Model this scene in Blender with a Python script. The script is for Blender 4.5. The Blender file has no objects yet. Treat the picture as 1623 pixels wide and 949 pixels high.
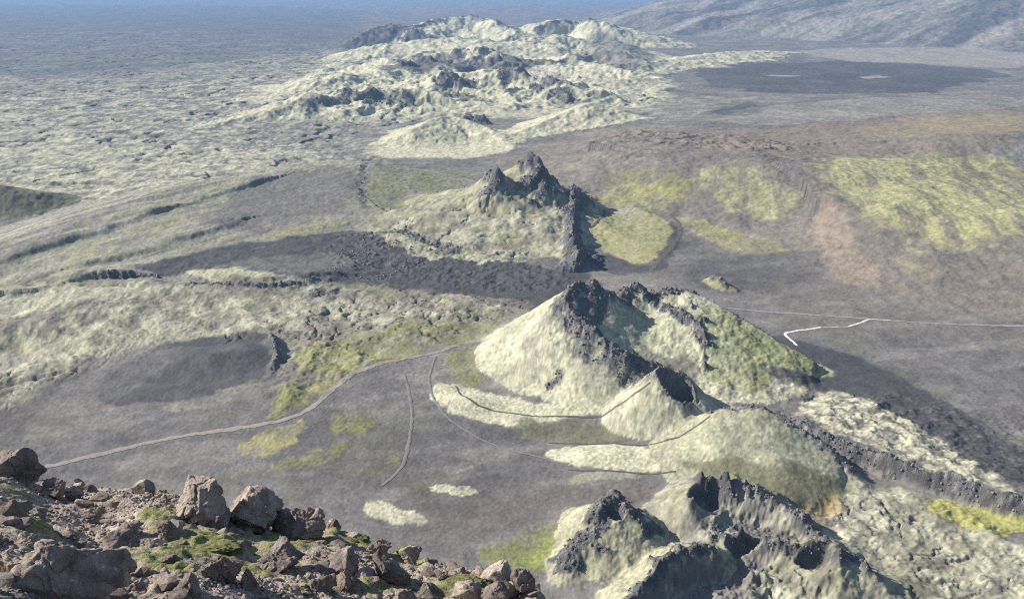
import bpy, math, random
import numpy as np

# ------------------------------------------------------------------ camera, world, sun
sc = bpy.context.scene
CAMZ = 200.0
PITCH = math.radians(19.4)
FPX = 1405.0                      # focal length in photograph pixels (1623 wide)
cam_d = bpy.data.cameras.new("camera")
cam = bpy.data.objects.new("camera", cam_d)
sc.collection.objects.link(cam)
cam.location = (0, 0, CAMZ)
cam.rotation_euler = (math.pi / 2 - PITCH, 0, 0)
cam_d.sensor_width = 36.0
cam_d.lens = 36.0 * FPX / 1623.0
cam_d.clip_start = 0.1
cam_d.clip_end = 200000.0
sc.camera = cam

SUN_EL, SUN_AZ = math.radians(32), math.radians(-78)     # azimuth measured from +Y towards +X
sun_vec = np.array([math.sin(SUN_AZ) * math.cos(SUN_EL), math.cos(SUN_AZ) * math.cos(SUN_EL), math.sin(SUN_EL)])
world = bpy.data.worlds.new("World")
sc.world = world
world.use_nodes = True
wn = world.node_tree.nodes
sky = wn.new("ShaderNodeTexSky")
sky.sky_type = 'NISHITA'
sky.sun_disc = False
sky.sun_elevation = SUN_EL
sky.sun_rotation = SUN_AZ
sky.altitude = 600
wn["Background"].inputs[1].default_value = 0.075
world.node_tree.links.new(sky.outputs[0], wn["Background"].inputs[0])
sun_d = bpy.data.lights.new("sun", 'SUN')
sun_d.energy = 5.0
sun_d.angle = math.radians(0.5)
sun_d.color = (1.0, 0.955, 0.88)
sun = bpy.data.objects.new("sun", sun_d)
sc.collection.objects.link(sun)
sun.rotation_euler = (math.pi / 2 - SUN_EL, 0, math.pi - SUN_AZ)
sun.location = (0, 0, 400)
sc.view_settings.view_transform = 'Standard'
sc.view_settings.look = 'None'
sc.view_settings.gamma = 1.0
sc.cycles.use_denoising = False
sc.cycles.filter_width = 1.15
sc.view_settings.exposure = 1.2
HAZE_DENSITY = 9e-5

# ------------------------------------------------------------------ noise
rng = np.random.RandomState(7)
PERM = np.concatenate([rng.permutation(256)] * 2).astype(np.int32)
_a = np.arange(16) * (2 * np.pi / 16)
GX, GY = np.cos(_a).astype(np.float32), np.sin(_a).astype(np.float32)

def pn(x, y, seed=0):
    x = np.asarray(x, np.float64) + seed * 37.17
    y = np.asarray(y, np.float64) - seed * 19.73
    xf, yf = np.floor(x), np.floor(y)
    fx, fy = (x - xf).astype(np.float32), (y - yf).astype(np.float32)
    xi, yi = xf.astype(np.int64) & 255, yf.astype(np.int64) & 255
    u = fx * fx * fx * (fx * (fx * 6 - 15) + 10)
    v = fy * fy * fy * (fy * (fy * 6 - 15) + 10)
    def g(ix, iy, dx, dy):
        h = PERM[PERM[ix & 255] + (iy & 255)] & 15
        return GX[h] * dx + GY[h] * dy
    a = g(xi, yi, fx, fy)
    b = g(xi + 1, yi, fx - 1, fy)
    c = g(xi, yi + 1, fx, fy - 1)
    d = g(xi + 1, yi + 1, fx - 1, fy - 1)
    a = a + u * (b - a)
    c = c + u * (d - c)
    return (a + v * (c - a)) * 1.5

def fbm(x, y, wl, octv=4, seed=0, gain=0.5):
    s, amp = 0, 1.0
    for o in range(octv):
        s = s + amp * pn(x / wl, y / wl, seed + o * 3)
        wl *= 0.47
        amp *= gain
    return s

def ridged(x, y, wl, octv=4, seed=0, gain=0.55):
    s, amp, tot = 0, 1.0, 0
    for o in range(octv):
        s = s + amp * (1 - np.abs(pn(x / wl, y / wl, seed + o * 5)) * 1.6)
        tot += amp
        wl *= 0.47
        amp *= gain
    return s / tot

def sstep(a, b, x):
    t = np.clip((x - a) / (b - a), 0, 1)
    return t * t * (3 - 2 * t)

# ------------------------------------------------------------------ picture point -> place
CP, SP = math.cos(PITCH), math.sin(PITCH)

def ray(px, py):
    u, v = (px - 811.5) / FPX, (474.5 - py) / FPX
    return np.array([u, CP + v * SP, -SP + v * CP])

def G(px, py, z=0.0):
    d = ray(px, py)
    t = (z - CAMZ) / d[2]
    return np.array([d[0] * t, d[1] * t])

def A(px, pt, pb):
    """a crest point seen at (px, pt) that stands above the ground seen at (px, pb)"""
    y = G(px, pb)[1]
    d = ray(px, pt)
    s = y / d[1]
    return (d[0] * s, y, CAMZ + d[2] * s)

def AZ(px, pt, z):
    """a crest point seen at (px, pt) of known height z"""
    g = G(px, pt, z)
    return (g[0], g[1], z)

def chaikin(p, n=2, closed=False):
    p = np.asarray(p, float)
    for _ in range(n):
        if closed:
            q = np.roll(p, -1, 0)
            p = np.stack([p * .75 + q * .25, p * .25 + q * .75], 1).reshape(-1, p.shape[1])
        else:
            a, b = p[:-1], p[1:]
            m = np.stack([a * .75 + b * .25, a * .25 + b * .75], 1).reshape(-1, p.shape[1])
            p = np.concatenate([p[:1], m, p[-1:]])
    return p

# ------------------------------------------------------------------ terrain grid (polar rings: detail follows nearness)
NC = 970
az = np.radians(np.linspace(-36.5, 36.5, NC))
rr = [150.0]
while rr[-1] < 7500:
    rr.append(rr[-1] * (1 + (0.0037 if rr[-1] < 2500 else 0.0042)))
while rr[-1] < 70000:
    rr.append(rr[-1] * 1.045)
R = np.array(rr)
NR = len(R)
X = (R[:, None] * np.sin(az)[None, :]).astype(np.float32)
Y = (R[:, None] * np.cos(az)[None, :]).astype(np.float32)
D = np.broadcast_to(R[:, None], X.shape)

def seg_dist(P, pts, closed=False):
    """distance, side (+ = right of travel), interpolated extra columns for the points P=(x,y)"""
    x, y = P
    best = np.full(x.shape, 1e9, np.float32)
    side = np.zeros(x.shape, np.float32)
    ext = np.zeros(x.shape, np.float32)
    n = len(pts)
    for i in range(n if closed else n - 1):
        a, b = pts[i], pts[(i + 1) % n]
        dx, dy = b[0] - a[0], b[1] - a[1]
        L2 = dx * dx + dy * dy + 1e-9
        tu = ((x - a[0]) * dx + (y - a[1]) * dy) / L2
        t = np.clip(tu, 0, 1)
        ex, ey = x - (a[0] + t * dx), y - (a[1] + t * dy)
        d = np.sqrt(ex * ex + ey * ey)
        m = d < best
        best = np.where(m, d, best)
        sn = ((x - a[0]) * dy - (y - a[1]) * dx) / math.sqrt(L2) / (d + 1e-6)
        cap = np.zeros(x.shape, bool)
        if not closed and i == 0:
            cap |= tu < 0
        if not closed and i == n - 2:
            cap |= tu > 1
        side = np.where(m, np.where(cap, sn, np.sign(sn)), side)
        if len(a) > 2:
            ext = np.where(m, a[2] + t * (b[2] - a[2]), ext)
    return best, side, ext

def window(pts, pad):
    p = np.asarray(pts)[:, :2]
    x0, y0 = p.min(0) - pad
    x1, y1 = p.max(0) + pad
    return np.nonzero(((X > x0) & (X < x1) & (Y > y0) & (Y < y1)).ravel())[0]

def lod(fn, x, y, d0=480.0, lo=0, hi=3):
    """noise whose grain coarsens by octaves with distance, blended so that no step shows"""
    x, y = np.asarray(x), np.asarray(y)
    l = np.clip(np.log2(np.hypot(x, y) / d0 + 1e-9), lo, hi - 1e-4)
    out = np.zeros(x.shape, np.float32)
    for k in range(lo, hi + 1):
        w = np.clip(1 - np.abs(l - k), 0, 1)
        m = w > 0
        if m.any():
            q = 2.0 ** k
            out[m] += w[m] * fn(x[m] / q + k * 91.7, y[m] / q - k * 53.3)
    return out

# warped coordinates so that nothing has a ruled outline
W1 = np.clip(D / 500, 0.5, 6)
WX = X + W1 * (4.0 * fbm(X, Y, 45, 3, 1) + 9 * pn(X / 160, Y / 160, 2))
WY = Y + W1 * (4.0 * fbm(X, Y, 45, 3, 11) + 9 * pn(X / 160, Y / 160, 12))
WXs = X + 2.2 * fbm(X, Y, 22, 3, 21)
WYs = Y + 2.2 * fbm(X, Y, 22, 3, 31)

H = (1.2 * fbm(X, Y, 90, 3, 3) + np.clip(D / 1500, 0, 3) * 2.0 * fbm(X, Y, 340, 3, 5)).astype(np.float32)
OWN = np.zeros(X.shape, np.int16)
CRAG = np.zeros(X.shape, np.float32)
OBJS = [None]

def hit(px, py):
    d = ray(px, py)
    a = math.atan2(d[0], d[1])
    c = (a - az[0]) / (az[-1] - az[0]) * (NC - 1)
    c = min(max(int(round(c)), 0), NC - 1)
    hz = math.hypot(d[0], d[1])
    zr = CAMZ + d[2] / hz * R
    f = H[:, c] - zr
    i = np.nonzero(f >= 0)[0]
    if len(i) == 0:
        r = R[-1]
    elif i[0] == 0:
        r = R[0]
    else:
        j = i[0]
        t = f[j - 1] / (f[j - 1] - f[j])
        r = R[j - 1] + t * (R[j] - R[j - 1])
    return np.array([r * math.sin(a), r * math.cos(a)])

def scarp(pts, amp, wfar, wnear, z=0.0):
    """a step in the ground: rises slowly over wfar on its far side, drops over wnear on the near side (line runs left to right)"""
    p = [(*hit(a, b), 1.0) for a, b in pts]
    ix = window(p, max(wfar, wnear) * 1.3)
    d, s, _ = seg_dist((WXs.ravel()[ix], WYs.ravel()[ix]), p)
    amp = amp * np.clip(.75 + .9 * fbm(X.ravel()[ix], Y.ravel()[ix], 60, 3, 44), .15, 1.5)
    h = np.where(s > 0, amp * (1 - sstep(0, wnear, d)), amp * (1 - sstep(0, wfar, d)))
    H.ravel()[ix] += h
    return p

def mound(px, py, rx, ry, h, z=0.0, rot=0.0):
    c = G(px, py, z)
    ix = window([c], max(rx, ry) * 1.3)
    dx, dy = WXs.ravel()[ix] - c[0], WYs.ravel()[ix] - c[1]
    a = math.radians(rot)
    ex, ey = (dx * math.cos(a) + dy * math.sin(a)) / rx, (-dx * math.sin(a) + dy * math.cos(a)) / ry
    H.ravel()[ix] += h * (1 - sstep(0, 1, np.sqrt(ex * ex + ey * ey)))

def new_obj(name, label, cat, kind='structure'):
    OBJS.append((name, label, cat, kind))
    return len(OBJS) - 1

def ridge(oid, pts, sl, sr, cw=0.0, k=3.0, closed=False, warp='s', camp=1.0, nwl=0, sm=2, noise=0.0):
    """crest line with a straight slope on its left (sl) and right (sr); cw = half width of bare crags along the crest"""
    p = chaikin(pts, sm, closed) if sm else np.asarray(pts, float)
    zmax = max(q[2] for q in p)
    pad = (zmax + 12) / min(sl, sr) * 1.15 + 10
    ix = window(p, pad)
    wx, wy = (WXs, WYs) if warp == 's' else (WX, WY)
    d, s, z = seg_dist((wx.ravel()[ix], wy.ravel()[ix]), p, closed)
    f_ = np.clip(s * .5 + .5, 0, 1)
    sl_ = sl * (1 - f_) + sr * f_
    qq_ = np.concatenate([p, p[:1]]) if closed else p
    sl_len = np.concatenate([[0], np.cumsum(np.hypot(*np.diff(qq_[:, :2], axis=0).T))])
    tt_ = np.linspace(0, sl_len[-1], int(np.clip(sl_len[-1] / 2.5, 8, 70)))
    px_, py_, pz_ = (np.interp(tt_, sl_len, qq_[:, k_]) for k_ in range(3))
    h = z - sl_ * d
    for a_, b_, c_ in zip(px_, py_, pz_):       # envelope of cones standing along the crest
        h = np.maximum(h, c_ - sl_ * np.hypot(wx.ravel()[ix] - a_, wy.ravel()[ix] - b_))
    h = h.astype(np.float32)
    if noise:
        xx, yy = X.ravel()[ix], Y.ravel()[ix]
        h = h + noise * fbm(xx, yy, nwl or noise * 9, 4, oid + 40) * np.clip(d / 8, 0.2, 1)
    if k > 0:                       # soft foot
        b = H.ravel()[ix]
        t = np.clip(0.5 + 0.5 * (h - b) / k, 0, 1)
        nh = b + t * (h - b) + k * t * (1 - t)
    else:
        nh = np.maximum(h, H.ravel()[ix])
    up = h > H.ravel()[ix]
    H.ravel()[ix] = nh
    o = OWN.ravel()[ix]
    OWN.ravel()[ix] = np.where(up, oid, o)
    if cw > 0:
        xx, yy = X.ravel()[ix], Y.ravel()[ix]
        n = fbm(xx, yy, cw * 1.3, 3, oid + 60)
        c = (1 - sstep(cw * 0.3, cw * 1.2, d + n * cw * 0.7)) * camp
        c = c * up
        CRAG.ravel()[ix] = np.where(up, np.maximum(c, CRAG.ravel()[ix] * 0), CRAG.ravel()[ix])
    elif cw == 0:
        CRAG.ravel()[ix] = np.where(up, CRAG.ravel()[ix] * 0.0, CRAG.ravel()[ix])

def crag_line(pts, cw, amp=1.0, z=None):
    """mark bare lava along a line of picture points lying on the surface"""
    p = [hit(a, b) if z is None else G(a, b, z) for a, b in pts]
    ix = window(p, cw * 2.2)
    d, s, _ = seg_dist((WXs.ravel()[ix], WYs.ravel()[ix]), p)
    n = fbm(X.ravel()[ix], Y.ravel()[ix], max(cw * 1.3, 5), 3, 77)
    CRAG.ravel()[ix] = np.maximum(CRAG.ravel()[ix], amp * (1 - sstep(cw * .4, cw * 1.05, d + n * cw * .6)))

# ---- far mountains and hills
o_mtn = new_obj("mountain", "long bare grey mountainside with gullies rising beyond the dark lava flats", "mountain")
ridge(o_mtn, [AZ(960, 8, 20), AZ(1120, -6, 120), (2200, 5200, 330), (3300, 5200, 470), (5500, 5000, 560)], .10, .17, cw=-1, k=25, warp='w', noise=60, nwl=1700)
o_far = new_obj("distant_hills", "low blue hills at the very edge of the plain", "hills")
ridge(o_far, [(-9000, 21000, 90), (-3000, 23000, 190), (1500, 22000, 160), (6000, 20000, 320)], .05, .05, cw=-1, k=30, warp='w', noise=40)

# ---- far lava hills (row of old craters running to the horizon)
o_g1 = new_obj("lava_hill", "pale moss covered lava hill with a sheer right end, farthest of the crater row", "hill")
ridge(o_g1, [AZ(850, 44, 60), AZ(885, 32, 84), AZ(925, 30, 88), AZ(936, 34, 84)], .22, .9, cw=14, k=8, noise=7)
o_g2 = new_obj("lava_hill", "streaked pale crater hill of rounded summit just left of the farthest sheer ended hill", "hill")
ridge(o_g2, [AZ(655, 44, 60), AZ(700, 30, 85), AZ(740, 24, 96), AZ(780, 34, 78), AZ(815, 48, 55)], .3, .3, cw=18, k=8, noise=8)
o_g3 = new_obj("lava_hill", "small dark pointed hill at the far left tip of the crater row", "hill")
ridge(o_g3, [AZ(560, 62, 30), AZ(600, 40, 70), AZ(630, 38, 72), AZ(655, 50, 50)], .3, .4, cw=30, k=8, noise=6, camp=.7)
o_g4 = new_obj("lava_hill", "broad pale hill with a dark flat topped crag and a grey ash slope on its left", "hill")
ridge(o_g4, [AZ(560, 118, 8), AZ(620, 100, 22), AZ(700, 84, 36), AZ(755, 82, 42), AZ(800, 92, 30), AZ(860, 96, 26), AZ(960, 84, 34), AZ(1010, 96, 24)], .2, .26, cw=18, k=5, noise=9, nwl=70, camp=.4)
crag_idx = (o_g4,)
o_g5 = new_obj("lava_ridge", "rough pale and grey lava ridge stepping down behind the two smooth pale cones", "ridge")
ridge(o_g5, [AZ(690, 132, 30), AZ(740, 116, 40), AZ(800, 118, 38), AZ(850, 124, 34), AZ(905, 138, 26), AZ(930, 150, 16)], .2, .28, cw=16, k=5, noise=8, nwl=60, camp=.4)
o_g6 = new_obj("lava_ridge", "long dark lava slope trailing left with a pale crest line above it", "ridge")
ridge(o_g6, [AZ(300, 205, 2), AZ(400, 182, 8), AZ(470, 160, 20), AZ(540, 146, 28), AZ(610, 146, 26), AZ(680, 152, 18)], .2, .3, cw=0, k=5, noise=5)
o_g7 = new_obj("lava_hill", "long low pale moss spur reaching right towards the dark flats", "hill")
ridge(o_g7, [AZ(960, 106, 18), AZ(1060, 96, 16), AZ(1160, 80, 22), AZ(1250, 82, 6)], .15, .16, cw=0, k=5, noise=4)

o_g8 = new_obj("lava_hill", "smooth pale flank sweeping up from the far lava field to the broad ash sided hill", "hill")
ridge(o_g8, [AZ(440, 152, 8), AZ(520, 130, 18), AZ(600, 111, 26), AZ(680, 100, 30)], .12, .2, cw=0, k=5, noise=4, nwl=120)
o_g9 = new_obj("lava_hill", "low pale saddle hill between the sheer ended hill and the rough lava ridge", "hill")
ridge(o_g9, [AZ(780, 74, 40), AZ(840, 62, 52), AZ(900, 58, 56), AZ(960, 70, 40)], .18, .2, cw=8, k=6, noise=6, nwl=150, camp=.5)
o_g10 = new_obj("lava_hill", "long pale hill in front of the small dark pointed hill", "hill")
ridge(o_g10, [AZ(580, 78, 26), AZ(640, 66, 42), AZ(710, 60, 52), AZ(780, 66, 46)], .18, .2, cw=8, k=6, noise=6, nwl=150, camp=.5)
o_g11 = new_obj("lava_hill", "rounded pale hill split by dark lava, nearest the right hand pale cone", "hill")
ridge(o_g11, [AZ(800, 146, 18), AZ(850, 134, 26), AZ(900, 140, 24), AZ(925, 156, 12)], .22, .24, cw=5, k=5, noise=5, nwl=60, camp=.6)
# ---- two pale cones
o_e = new_obj("crater_cone", "smooth pale moss cone, left of the two pale cones before the lava hills", "crater cone")
ridge(o_e, [A(655, 205, 226), A(690, 186, 218), A(715, 184, 214), A(760, 196, 218), A(800, 216, 228)], .38, .36, cw=0, k=8, noise=1.5)
o_f = new_obj("crater_cone", "pale moss cone with a long tail running right, beside a smoother pale cone", "crater cone")
ridge(o_f, [A(800, 216, 226), A(850, 198, 218), A(900, 176, 208), A(930, 161, 205), A(960, 166, 204), A(1010, 184, 208), A(1075, 197, 212)], .36, .36, cw=0, k=8, noise=2.0)
o_pit = new_obj("lava_outcrop", "small black flat topped lava outcrop on the saddle between two pale cones", "rock outcrop")
ridge(o_pit, [A(735, 180, 199), A(768, 181, 199)], 1.4, 1.4, cw=18, k=1)

# ---- right hand hills
o_rh = new_obj("hill", "broad brown hill with a steep front draped in yellow green moss", "hill")
ridge(o_rh, [AZ(1180, 240, 22), AZ(1290, 226, 30), AZ(1400, 226, 36), AZ(1500, 220, 40), AZ(1640, 205, 46), AZ(1800, 200, 50)], .06, .2, cw=-1, k=14, warp='w', noise=4, nwl=170)
o_rh2 = new_obj("hill", "flat topped dark grey hill with a craggy brown rim and yellow moss patches below", "hill")
ridge(o_rh2, [A(930, 238, 262), A(985, 236, 280), A(1080, 244, 300), A(1200, 246, 310), A(1262, 282, 330), A(1290, 340, 370)], .06, .22, cw=12, k=10, camp=.2, noise=2.5, nwl=60)

# ---- left ash ridges
o_lr = new_obj("ash_ridge", "long smooth ash ridge streaked pale, ending in a sheer dark edge on its right", "ridge")
ridge(o_lr, [AZ(-120, 425, 20), AZ(0, 385, 24), AZ(130, 338, 28), AZ(300, 290, 30), AZ(450, 262, 28), AZ(545, 252, 27), AZ(572, 256, 25)], .25, .11, cw=0, k=8, noise=2.5, nwl=160)
o_lh = new_obj("hill", "small dark moss streaked hill at the foot of the far lava field, above the ash ridges", "hill")
ridge(o_lh, [AZ(-80, 296, 26), AZ(10, 292, 24), AZ(60, 308, 14)], .35, .4, cw=0, k=6)
scarp([(-40, 428), (0, 414), (60, 395), (160, 366), (300, 320), (420, 287)], 2.4, 60, 7, 12)
scarp([(120, 425), (200, 405), (290, 378), (380, 352)], 2.0, 40, 9, 8)
scarp([(-20, 474), (60, 462), (140, 438), (240, 436), (300, 446), (420, 446), (520, 440)], 2.6, 40, 3)
scarp([(220, 452), (330, 454), (450, 452), (520, 447)], 2, 20, 3)
o_ah = new_obj("ash_hill", "dark smooth ash mound ending right in a short jagged lava rib", "hill")
mound(330, 572, 40, 26, 5)
mound(400, 560, 22, 20, 3)
ridge(o_ah, [A(430, 528, 542), A(437, 547, 557), A(428, 580, 585)], .9, .9, cw=3, k=1.5, camp=.6)

# ---- mid cluster of crags
o_d = new_obj("lava_ridge", "jagged black lava crags above a pale moss slope streaming down to the left", "ridge")
ridge(o_d, [A(560, 358, 366), A(600, 345, 358), A(650, 331, 350), A(700, 316, 344), A(735, 302, 340)], .25, .14, cw=3, k=4, camp=.5, noise=2, nwl=30)
ridge(o_d, [A(735, 302, 340), A(780, 283, 336), A(812, 274, 336)], .4, .27, cw=5, k=4, camp=.6, noise=3, nwl=30)
ridge(o_d, [A(842, 247, 336), A(850, 252, 340), A(862, 282, 346), A(838, 305, 352)], 1.1, .6, cw=13, k=4, noise=3)
ridge(o_d, [A(862, 292, 350), A(885, 299, 352), A(908, 302, 345), A(930, 308, 332)], .9, .9, cw=8, k=3, noise=1.5)
ridge(o_d, [A(905, 300, 346), A(912, 340, 367), A(905, 360, 385), A(912, 385, 406), A(918, 410, 425)], 1.2, .62, cw=14, k=2, noise=2)
ridge(o_d, [A(782, 268, 345), A(790, 276, 350), A(775, 296, 356)], .7, .8, cw=10, k=3, noise=2)

# ---- main crater
o_a = new_obj("crater_cone", "largest crater cone, pale moss flanks under a breached rim of black crags", "crater cone")
LP = [(*G(1050, 583, 8), 8), (*G(1006, 566, 17), 17), (*G(962, 540, 24), 24), (*G(912, 502, 31), 31), (*G(894, 474, 37), 37),
      A(900, 455, 555), A(925, 450, 552), A(950, 452, 546), A(964, 462, 542), A(975, 470, 540), A(1003, 456, 532)]
ridge(o_a, LP, .74, .68, cw=8, k=5, noise=.5, nwl=16)
ridge(o_a, [(*G(1012, 570, 15), 14), (*G(985, 556, 19), 17), (*G(950, 545, 22), 19)], .47, .6, cw=0, k=6, noise=.4, nwl=16)
ridge(o_a, [A(1003, 456, 532), A(1032, 466, 530), A(1068, 450, 528), A(1100, 468, 530)], .7, .95, cw=8, k=4, noise=.8)
ridge(o_a, [A(898, 455, 556), A(922, 447, 552), A(946, 449, 547), A(960, 456, 544)], 1.3, 1.6, cw=6, k=1.5, noise=.6)
ridge(o_a, [A(990, 459, 534), A(1008, 452, 531), A(1022, 458, 530)], 1.2, 1.3, cw=6, k=1.5, noise=.6)
ridge(o_a, [A(1090, 462, 530), A(1140, 492, 538), A(1200, 532, 558), A(1255, 562, 574), A(1296, 586, 590)], .75, .27, cw=0, k=4, noise=1)
ridge(o_a, [A(1030, 474, 536), A(1085, 492, 552), A(1110, 520, 570), A(1118, 552, 588), A(1112, 580, 602)], .5, .6, cw=6, k=3, noise=1.2)
o_k1 = new_obj("lava_outcrop", "small grey lava knob standing alone on the yellow moss basin", "rock outcrop")
ridge(o_k1, [A(980, 333, 343), A(1008, 334, 343)], .8, .9, cw=9, k=1.5, noise=1.2)
o_k2 = new_obj("lava_outcrop", "small mossy lava knob on the grey sand behind the largest crater", "rock outcrop")
ridge(o_k2, [A(1130, 434, 448), A(1152, 446, 458)], .7, .9, cw=4, k=2, noise=1.2)
o_b = new_obj("spatter_cone", "small pale cone with a dark open vent against the foot of the largest crater", "crater cone")
c0 = G(1072, 622, 14)
rim = []
for i in range(12):
    t = i / 12 * 2 * math.pi
    zz = 20 + 6.5 * math.cos(t - math.radians(140))
    rim.append((c0[0] + 10.5 * math.cos(t), c0[1] + 9 * math.sin(t), zz - 1.5))
ridge(o_b, rim[::-1], .92, 2.2, cw=2.0, camp=.6, k=2, closed=True, sm=1)
o_b2 = new_obj("lava_ridge", "speckled moss bank below the small vent, crested by broken lava blocks", "ridge")
ridge(o_b2, [A(1150, 646, 700), A(1195, 636, 705), A(1235, 652, 712), A(1290, 690, 728), A(1340, 735, 758)], .8, .36, cw=4, k=4, noise=.4, nwl=14)

# ---- near crags at the bottom
o_c = new_obj("crater_cone", "small cone with a pointed black summit crag and pale moss flank nearest the viewer", "crater cone")
ridge(o_c, [A(900, 880, 900), A(940, 822, 858), A(970, 786, 845), A(1000, 800, 845), A(1028, 835, 862)], .75, .5, cw=5.5, k=3, noise=.6)
ridge(o_c, [A(945, 820, 862), A(938, 852, 880), A(962, 868, 895)], .8, .8, cw=6, k=2, noise=1)
o_c2 = new_obj("crater_cone", "cone whose whole right side lies in deep shadow, below the pointed black crag", "crater cone")
ridge(o_c2, [A(985, 960, 990), A(1030, 905, 945), A(1075, 868, 915), A(1105, 858, 905), A(1125, 862, 905)], .7, 1.6, cw=2.6, k=2, noise=.8)
o_c3 = new_obj("lava_ridge", "craggy broken crater wall with a dark hollow beneath its top", "ridge")
ridge(o_c3, [A(1098, 790, 830), A(1112, 752, 805), A(1150, 762, 806), A(1205, 772, 812), A(1250, 800, 830), A(1300, 850, 868)], .7, .8, cw=3.2, k=3, noise=1.2, camp=.6)
ridge(o_c3, [A(1130, 838, 866), A(1200, 860, 880), A(1250, 868, 890), A(1300, 862, 890)], .6, .9, cw=2.5, k=3, noise=1.2, camp=.8)
o_c4 = new_obj("lava_mound", "rounded hump of lava and moss beside a dark pit", "mound")
ridge(o_c4, [A(1320, 890, 925), A(1345, 876, 915), A(1385, 905, 935)], .6, .5, cw=3, k=3, noise=1.5)

# ---- fissure wall on the right
o_w = new_obj("lava_cliff", "dark fissure cliff edging a pale moss lava sheet beside grey sand", "cliff")
wall = [(1262, 668), (1300, 690), (1370, 715), (1450, 742), (1540, 768), (1640, 800)]
wp = [(*G(a, b, 7), 7.5) for a, b in wall]
ridge(o_w, wp, .085, 1.7, cw=4.2, k=1, noise=1.0)
mound(1010, 372, 42, 75, 4)
mound(870, 690, 55, 14, -2)
mound(965, 722, 34, 14, 2.0)
mound(735, 640, 24, 14, 2.5)

# low hummocks of the old flows
def zone_noise(poly, amp, wl, z=0.0, soft=30, rid=True):
    m = zone_mask(poly, soft, z=z) * np.where((OWN == o_e) | (OWN == o_f), .08, 1)
    ix = np.nonzero(m.ravel() > 0.01)[0]
    x, y = X.ravel()[ix], Y.ravel()[ix]
    n = (ridged(x, y, wl, 4, int(wl)) - .45) if rid else fbm(x, y, wl, 4, int(wl))
    H.ravel()[ix] += m.ravel()[ix] * amp * n

def zone_mask(poly, soft_px=4, z=None, warp=1.0):
    """soft mask of a ground patch outlined by picture points, carried to the ground as a world polygon"""
    p = chaikin([hit(a, b) if z is None else G(a, b, z) for a, b in poly], 2, True)
    dist = np.hypot(p[:, 0], p[:, 1]).mean()
    sw = max(soft_px * dist / FPX, .4)
    out = np.zeros(X.size, np.float32)
    ix = window(p, sw * 3 + 10)
    if len(ix) == 0:
        return out.reshape(X.shape)
    x, y = X.ravel()[ix], Y.ravel()[ix]
    ws = warp * dist / 480
    x = x + ws * (2.6 * fbm(x, y, 14 * max(ws, .5), 4, 90))
    y = y + ws * (3.4 * fbm(x, y, 14 * max(ws, .5), 4, 95))
    inside = np.zeros(x.shape, bool)
    n = len(p)
    for i in range(n):
        x1, y1 = p[i]
        x2, y2 = p[(i + 1) % n]
        if y1 != y2:
            c = ((y1 > y) != (y2 > y)) & (x < (x2 - x1) * (y - y1) / (y2 - y1) + x1)
            inside ^= c
    d, _, _ = seg_dist((x, y), p, True)
    sd = np.where(inside, -d, d)
    out[ix] = 1 - sstep(-sw, sw, sd)
    return out.reshape(X.shape)

LAVA_LEFT = [(-200, 60), (300, 45), (560, 55), (640, 110), (700, 170), (600, 215), (590, 250), (520, 262), (400, 290), (120, 335), (-200, 400)]
zone_noise(LAVA_LEFT, 3, 30, soft=40)
zone_noise([(-100, 455), (250, 440), (540, 440), (860, 470), (820, 500), (640, 560), (430, 530), (260, 535), (0, 660), (-100, 680)], 1.8, 26, soft=20)
zone_noise([(-100, 500), (120, 490), (540, 460), (860, 475), (800, 500), (640, 560), (430, 530), (260, 535), (0, 640), (-100, 680)], 2.6, 60, soft=20, rid=False)
zone_noise([(440, 530), (640, 560), (470, 640), (420, 660)], 4, 26, soft=20)
zone_noise([(1180, 850), (1330, 780), (1480, 790), (1700, 880), (1700, 1000), (1180, 1000)], 3.6, 30, soft=12)
zone_noise([(1120, 760), (1250, 800), (1350, 900), (1300, 1000), (1120, 1000), (1130, 850)], 4.5, 16, soft=8)
zone_noise([(450, 130), (640, 60), (940, 40), (1060, 120), (1050, 180), (800, 180), (450, 200)], 24, 190, soft=25)
zone_noise([(480, 150), (700, 100), (930, 100), (930, 170), (760, 185), (480, 200)], 7, 70, soft=15)
zone_noise([(560, 370), (900, 420), (900, 470), (600, 450), (500, 420)], 2.5, 14, soft=8)
zone_noise([(1270, 620), (1420, 640), (1640, 780), (1500, 760), (1300, 690)], 2.2, 16, soft=8)
zone_noise([(930, 235), (1100, 245), (1260, 270), (1270, 300), (1050, 275), (930, 270)], 6, 30, soft=12)

def cracks(poly, wl, depth, width, soft=15, z=None, seed=130, dens=.5, own=False):
    m = (zone_mask(poly, soft, z=z) * np.where((OWN == 0) | own, 1, 0)).ravel()
    ix = np.nonzero(m > .02)[0]
    x, y = X.ravel()[ix], Y.ravel()[ix]
    x = x + wl * .25 * fbm(x, y, wl * .5, 3, seed + 4)
    c = 1 - sstep(0, width, np.abs(pn(x / wl, y / wl, seed)) + .6 * sstep(-.2, .5, pn(x / wl / 1.7, y / wl / 1.7, seed + 9)) * dens)
    H.ravel()[ix] -= c * m[ix] * depth
    CRACK.ravel()[ix] = np.maximum(CRACK.ravel()[ix], c * m[ix])
CRACK = np.zeros(X.shape, np.float32)
MOSSFLOW = [(-100, 455), (250, 440), (540, 440), (860, 475), (820, 500), (640, 560), (430, 530), (260, 535), (0, 660), (-100, 680)]
cracks(MOSSFLOW, 30, 1.5, .15)
cracks(MOSSFLOW, 12, .9, .15, seed=140)
NEARFLOW = [(1180, 850), (1330, 780), (1480, 790), (1700, 880), (1700, 1000), (1180, 1000)]
cracks(NEARFLOW, 16, .9, .12, 10, seed=150)
cracks(NEARFLOW, 7, .35, .12, 10, seed=155)
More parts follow.
